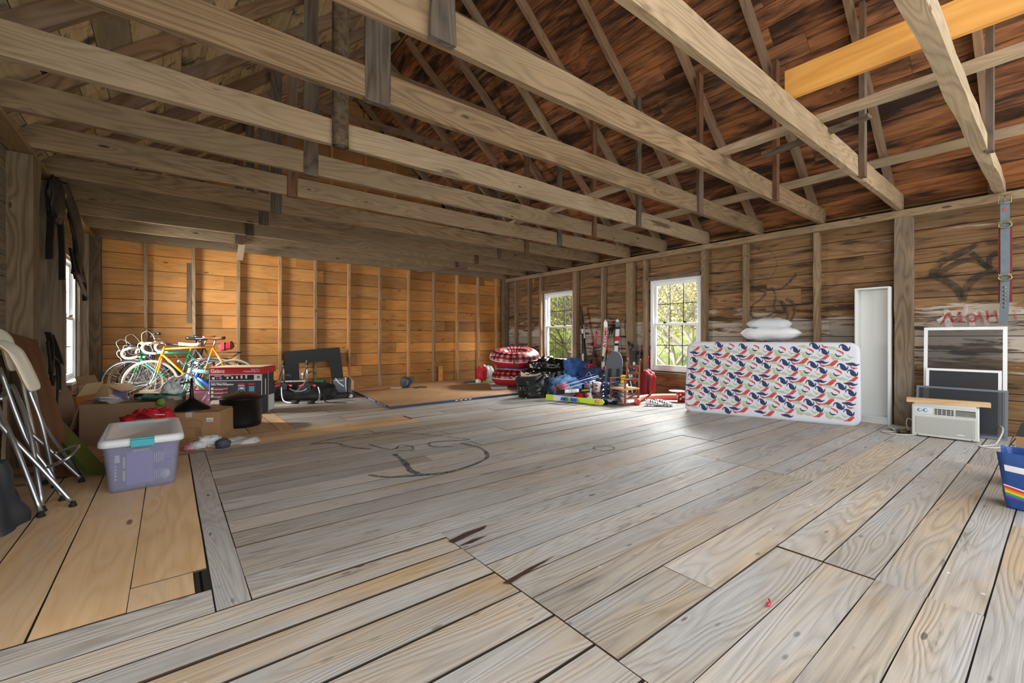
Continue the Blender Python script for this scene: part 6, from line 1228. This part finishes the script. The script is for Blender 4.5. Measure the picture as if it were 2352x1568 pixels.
# grey child carrier
r0 = thing('child_carrier', 'grey padded child carrier seat with black straps leaning by the skis', 'child carrier', (6.15, 4.92, 0))
b = MB(); O = [(-.15, 0), (.15, 0), (.15, .25), (.14, .38), (.15, .48), (.125, .60), (.07, .68), (0, .70), (-.07, .68), (-.125, .60), (-.15, .48), (-.14, .38), (-.15, .25)]
bx = Vector((.42, -.9, 0)).normalized(); cx = Vector((.16, .06, 1)).normalized(); a = Vector((6.05, 4.86, .12)); b.prism([(p.x, p.z) for p in spline([(x, 0, z) for x, z in O], 4, closed=True)], a, bx, cx, .04); b.build('seat_shell', M['gnylon'], r0, ws=True, bevel=.012)
nn = bx.cross(cx).normalized(); sg = -1 if nn.x > 0 else 1
for s_ in (-1, 1): b = MB(); q = lambda x, z: a+bx*x+cx*z+Vector((-.05, -.03, 0)); b.ribbon(spline([q(.07*s_, .40), q(.075*s_, .25), q(.09*s_, .05)], 4), .045, up=bx, th=.012); b.build('strap', M['cblack'], r0, ws=True)
b = MB(); b.tube(spline([a+bx*.17+cx*.5+Vector((.04, 0, 0)), a+bx*.22+cx*.3+Vector((.06, 0, 0)), a+bx*.3+cx*.0+Vector((.08, 0, -.1))], 5), .012, 8); b.tube(spline([a-bx*.15+cx*.5+Vector((.06, 0, 0)), a-bx*.15+cx*.2+Vector((.16, 0, 0)), a-bx*.1+Vector((.2, 0, -.1))], 5), .012, 8); b.build('tube_frame', M['alu'], r0, ws=True)
b = MB(); b.blob((6.62, 4.56, .22), (.10, .13, .26), .1, 3, 3, 20, sq=.75, crease=.2); r0 = b.build('red_backpack', pm('bright_red_nylon', '#8f1018', .6, bump=.3)); tag(r0, 'red and black backpack standing against the wall behind the rocking chair', 'backpack')
b = MB(); b.ribbon([(6.52, 4.48, .40), (6.51, 4.48, .2), (6.54, 4.48, .06)], .03, up=(0, 1, 0), th=.01); b.build('strap', M['cblack'], r0)
# ---------------------------------------------------------------- child's rocking chair
M['cherry'] = pm('reddish_brown_varnish', '#7a4022', .35, var=.2, vs=12, coat=.2); M['rush'] = pm('woven_rush', '#c49a62', .8, bump=.6, bscale=70, var=.15, vs=30)
r0 = thing('rocking_chair', 'small wooden child rocking chair with woven rush seat and ladder back', 'chair', (5.72, 4.34, 0), rz=-.14)
def post(nm, x, y, z0, z1, fin=False, lean=0.0):
    b = MB(); n = 14; pr = [(0, 0)]
    for i in range(n+1): t = i/n; pr.append((.0145+.0035*math.sin(t*PI*3)**2, t*(z1-z0)))
    if fin: h = z1-z0; pr += [(.010, h+.006), (.018, h+.02), (.02, h+.032), (.012, h+.048), (.004, h+.056), (0, h+.058)]
    else: pr.append((0, z1-z0+.003))
    b.lathe(pr, (0, 0, 0), 14); o = b.build(nm, M['cherry'], r0); o.location = (x, y, z0); o.rotation_euler = (0, lean, 0); return o
post('leg', -.17, -.155, .045, .40); post('leg', -.17, .155, .045, .40)
post('back_post', .13, -.135, .045, .66, True, .06); post('back_post', .13, .135, .045, .66, True, .06)
b = MB()
def seatf(u, v):
    x = -.18+.32*u; hw = .165-.025*u; y = (v-.5)*2*hw; return (x, y, .262-.012*(1-abs(2*u-1))*(1-abs(2*v-1))*1.5+.003*math.sin((abs(u-.5) if abs(u-.5) > abs(v-.5) else abs(v-.5))*120))
b.grid(seatf, 40, 40); b.grid(lambda u, v: tuple(Vector(seatf(u, v))-Vector((0, 0, .022))), 12, 12)
for p, q in (((0, 0), (1, 0)), ((1, 0), (1, 1)), ((1, 1), (0, 1)), ((0, 1), (0, 0))): b.tube([Vector(seatf(*p))-Vector((0, 0, .012)), Vector(seatf(*q))-Vector((0, 0, .012))], .016, 8)
b.build('seat', M['rush'], r0)
for z in (.37, .475, .58):
    b = MB(); x = .13+(z-.045)*.06; pts = [(y, z+.022*(1-(y/.13)**2)+.012) for y in [(-.13+.26*k/10) for k in range(11)]]+[(y, z-.018) for y in [(.13-.26*k/10) for k in range(11)]]
    b.prism(pts, (x-.004, 0, 0), (0, 1, 0), (0, 0, 1), .009); b.build('back_slat', M['cherry'], r0)
for s_ in (-1, 1):
    b = MB(); b.prism([(-.215, -.022), (-.19, -.03), (-.1, -.026), (.13, -.014), (.14, .014), (-.1, .022), (-.19, .026), (-.215, .02)], (0, s_*.15, .400), (1, 0, 0), (0, 1, 0), .014); b.build('armrest', M['cherry'], r0, bevel=.004)
    b = MB(); P1 = [(-.22+.66*k/12, .02+.16*((k/12-.33)/.67)**2*(1 if k > 4 else .35)) for k in range(13)]; b.prism([(x, z) for x, z in P1]+[(x, z+.034) for x, z in reversed(P1)], (0, s_*.15+.008, -.018), (1, 0, 0), (0, 0, 1), .016); b.build('rocker', M['cherry'], r0, bevel=.003)
    for z in (.11, .18): b = MB(); b.tube([(-.17, s_*.155, z), (.13, s_*.14, z)], .008, 8); b.build('stretcher', M['cherry'], r0)
for x, z in ((-.17, .14), (-.17, .20), (.135, .16)): b = MB(); b.tube([(x, -.15, z), (x, .15, z)], .008, 8); b.build('stretcher', M['cherry'], r0)
# tube, bucket, cleats
M['salmon'] = pm('salmon_foam', '#de7360', .6); r0 = thing('foam_tube', 'long salmon-pink foam tube curving along the floor by the wall', 'foam tube', (6.3, 4.2, 0))
b = MB(); b.tube(spline([(5.74, 4.13, .052), (5.9, 4.25, .052), (6.15, 4.36, .052), (6.5, 4.30, .052), (6.85, 4.05, .052), (6.96, 3.9, .052)], 8), .048, 16); b.build('foam_body', M['salmon'], r0, ws=True)
b = MB(); b.tube([(5.735, 4.125, .052), (5.755, 4.145, .052)], .026, 14); b.build('end_plug', M['redp'], r0, ws=True)
r0 = thing('candy_bucket', 'small red and white printed bucket beside the mattress corner', 'bucket', (6.60, 3.90, 0))
b = MB(); b.lathe([(0, 0), (.062, 0), (.082, .155), (.086, .156), (.086, .162), (.078, .162), (.06, .006)], (0, 0, 0), 30); r = random.Random(3)
for k in range(9):
    a0 = PI+r.uniform(-1.2, 1.2); z = .03+r.uniform(0, .09); rr = lambda z: .0625+.02*z/.155+.0012
    b.add([(rr(z+dz)*math.cos(a0+da), rr(z+dz)*math.sin(a0+da), z+dz) for da, dz in ((-.18, 0), (.18, .01), (.2, .035), (-.14, .03))], [[0, 1, 2, 3]], mi=1)
b.build('bucket_body', [M['redp'], M['whitep']], r0)
b = MB(); b.lathe([(0, 0), (.09, .002), (.125, .014), (.125, .017), (.09, .006), (0, .004)], (-.04, .06, .164), 30); tag(b.build('paper_plate', M['label']), 'white paper plate lying on top of the printed bucket', 'plate'); o = COL.objects['paper_plate']; o.location = (6.60, 3.90, 0)
def shoe(label, loc, rz):
    r = thing('cleated_shoe', label, 'shoe', loc, rz, 'cleated shoes'); b = MB()
    def sec(t):
        x = -.12+.26*t; w_ = .036+.014*math.sin(t*PI)+.006*t; h = .085-.055*max(0, (t-.35)/.65)**.8; w_ *= (1-max(0, (t-.85)/.15)**2*.7); return x, w_, h
    def fn(u, v): x, w_, h = sec(v); a = 2*PI*u; return (x, w_*math.cos(a), .018+h*.5+h*.5*math.sin(a)*(1 if math.sin(a) > 0 else .9))
    b.grid(fn, 24, 20, cu=True); b.add([fn(i/24, 0) for i in range(24)], [list(range(24))]); b.add([fn(i/24, 1) for i in range(24)], [list(range(24))[::-1]]); b.build('upper', M['label'], r)
    b = MB()
    for k in range(4): t = .3+k*.13; x, w_, h = sec(t); b.ribbon([(x+w_*1.05*0, w_*1.06*math.cos(a), .018+h*.5+h*.53*math.sin(a)) for a in [PI*q/8 for q in range(9)]], .012, up=(1, 0, 0), th=.004)
    x, w_, h = sec(.08); b.tube([(x, w_*math.cos(a)*.7, .018+h) for a in [2*PI*q/16 for q in range(16)]], .008, 6, closed=True); b.build('black_panels', M['black'], r)
    b = MB(); [b.tube([(-.09+k*.05, s_*.025, 0), (-.09+k*.05, s_*.025, .03)], .006, 6) for k in range(5) for s_ in (-1, 1)]; b.box((.01, 0, .024), (.24, .07, .012)); b.build('cleated_sole', M['skigrey'], r)
shoe('black and white cleated shoe on the floor, left of the pair', (5.86, 3.93, 0), -1.0); shoe('black and white cleated shoe on the floor, right of the pair', (5.98, 3.84, 0), -1.15)
# ---------------------------------------------------------------- outside: ground, slope and spring trees
M['grass'] = pm('spring_grass', '#747f4b', .95, var=.3, vs=1.5); M['twig'] = pm('pale_bark', '#948d80', .9, var=.3, vs=20); M['twigd'] = pm('dark_bark', '#5b544a', .9, var=.3, vs=20)
M['leafy'] = pm('yellow_green_leaves', '#abae52', .8, var=.4, vs=8); M['leafp'] = pm('pale_spring_leaves', '#b9ac78', .8, var=.35, vs=8); M['leafg'] = pm('fresh_green_leaves', '#849c44', .8, var=.4, vs=8)
b = MB(); b.grid(lambda u, v: (8.2+70*u, -30+90*v, -3.0+max(0, (8.2+70*u-20))*.55+.5*noise.noise(Vector((u*9, v*9, 1)))), 60, 60); o = b.build('grass_ground', M['grass']); o['kind'] = 'stuff'; o['label'] = 'spring grass sloping up outside the windows'; o['category'] = 'grass'
b = MB(); b.grid(lambda u, v: (-16+14*u, 2+22*v, -3.0+.3*noise.noise(Vector((u*4, v*6, 4)))), 16, 20); o = b.build('grass_ground', M['grass']); o['kind'] = 'stuff'; o['label'] = 'grass on the left side of the building'; o['category'] = 'grass'
def tree(label, x, y, h, sd, bark, leaf, nl, spread, dens=1.0, sz=.06):
    r = random.Random(sd); z0 = -3+max(0, x-20)*.55; root = thing('bare_tree' if nl < 400 else 'leafy_tree', label, 'tree', (x, y, z0)); b = MB(sd); tips = []
    def grow(p, d, L, rad, lv):
        n = 4; pts = [p]; q = Vector(p); dd = Vector(d)
        for i in range(n): dd = (dd+Vector((r.uniform(-.16, .16), r.uniform(-.16, .16), r.uniform(-.04, .1)))).normalized(); q = q+dd*L/n; pts.append(q.copy())
        b.tube(pts, [rad*(1-.45*i/n) for i in range(n+1)], 6 if lv < 2 else 4, cap=False)
        if lv >= 2: tips.extend(pts[2:])
        if lv < 4:
            for k in range(5 if lv < 2 else 3):
                t = r.uniform(.35, 1); i = min(n-1, int(t*n)); a = r.uniform(0, 2*PI); s_ = spread*(.7+.6*r.random())
                nd = (dd*(1-s_*.3)+Vector((math.cos(a), math.sin(a), .25))*s_).normalized(); grow(pts[i]+(pts[i+1]-pts[i])*(t*n-i if t < 1 else 1), nd, L*r.uniform(.5, .72), rad*.5, lv+1)
    grow(Vector((0, 0, 0)), Vector((0, 0, 1)), h*.5, h*.016, 0); b.build('branches', bark, root)
    b = MB(sd); vs = []; fs = []
    for i in range(nl):
        p = r.choice(tips)+Vector((r.gauss(0, .3), r.gauss(0, .3), r.gauss(0, .3))); a = Vector((r.uniform(-1, 1), r.uniform(-1, 1), r.uniform(-1, 1))).normalized(); c = a.orthogonal().normalized(); s_ = sz*r.uniform(.6, 1.5)
        k = len(vs); vs += [p-a*s_, p+c*s_*.6, p+a*s_, p-c*s_*.6]; fs.append([k, k+1, k+2, k+3])
    b.add(vs, fs); o = b.build('leaves', leaf, root); return root
TR = [('pale-barked spring tree directly outside the near window', 11.5, 5.4, 7.5, 3, 'twig', 'leafp', 2600, .8), ('yellow-green tree outside the left half of the near window', 14.5, 8.6, 8, 5, 'twig', 'leafy', 5200, .85),
      ('fresh green bushy tree low outside the near window', 16, 6.4, 6, 8, 'twigd', 'leafy', 5200, .9), ('dark-barked bare tree filling the top of the far window', 15.5, 14.6, 10.5, 11, 'twigd', 'leafg', 1200, .75),
      ('fresh green tree low outside the far window', 15, 15.8, 5.2, 14, 'twigd', 'leafg', 5200, .9), ('yellow-green tree deeper beyond the far window', 20, 20.5, 8, 17, 'twig', 'leafy', 5200, .85),
      ('pale tree deeper beyond the near window', 21, 10.2, 11, 21, 'twig', 'leafp', 5200, .85), ('tall yellow-green tree on the slope beyond the near window', 25, 13.5, 11, 23, 'twig', 'leafy', 5600, .85),
      ('green tree on the slope beyond the far window', 25, 24, 8, 27, 'twigd', 'leafg', 5600, .85), ('bushy yellow-green tree on the slope far right of the near window', 24, 8.5, 10, 31, 'twig', 'leafy', 5600, .85),
      ('far leafless tree above the slope beyond the far window', 28, 29, 12, 37, 'twigd', 'leafy', 900, .8), ('low green tree between the far window trees', 18, 17.8, 4.6, 41, 'twigd', 'leafg', 5000, .9)]
tree('unseen leafy tree added outside the left window to block the sun', -5.4, 11.6, 8.5, 55, M['twigd'], M['leafg'], 9000, .7, sz=.11)  # added out of view to break up the sun at the left window
for (lb, x, y, h, sd, bk_, lf, nl, sp_) in TR: tree(lb, x, y, h, sd, M[bk_], M[lf], int(nl*(2.4 if nl > 1500 else 1)), sp_, sz=.034 if x < 12 else .045 if x < 18 else .08)
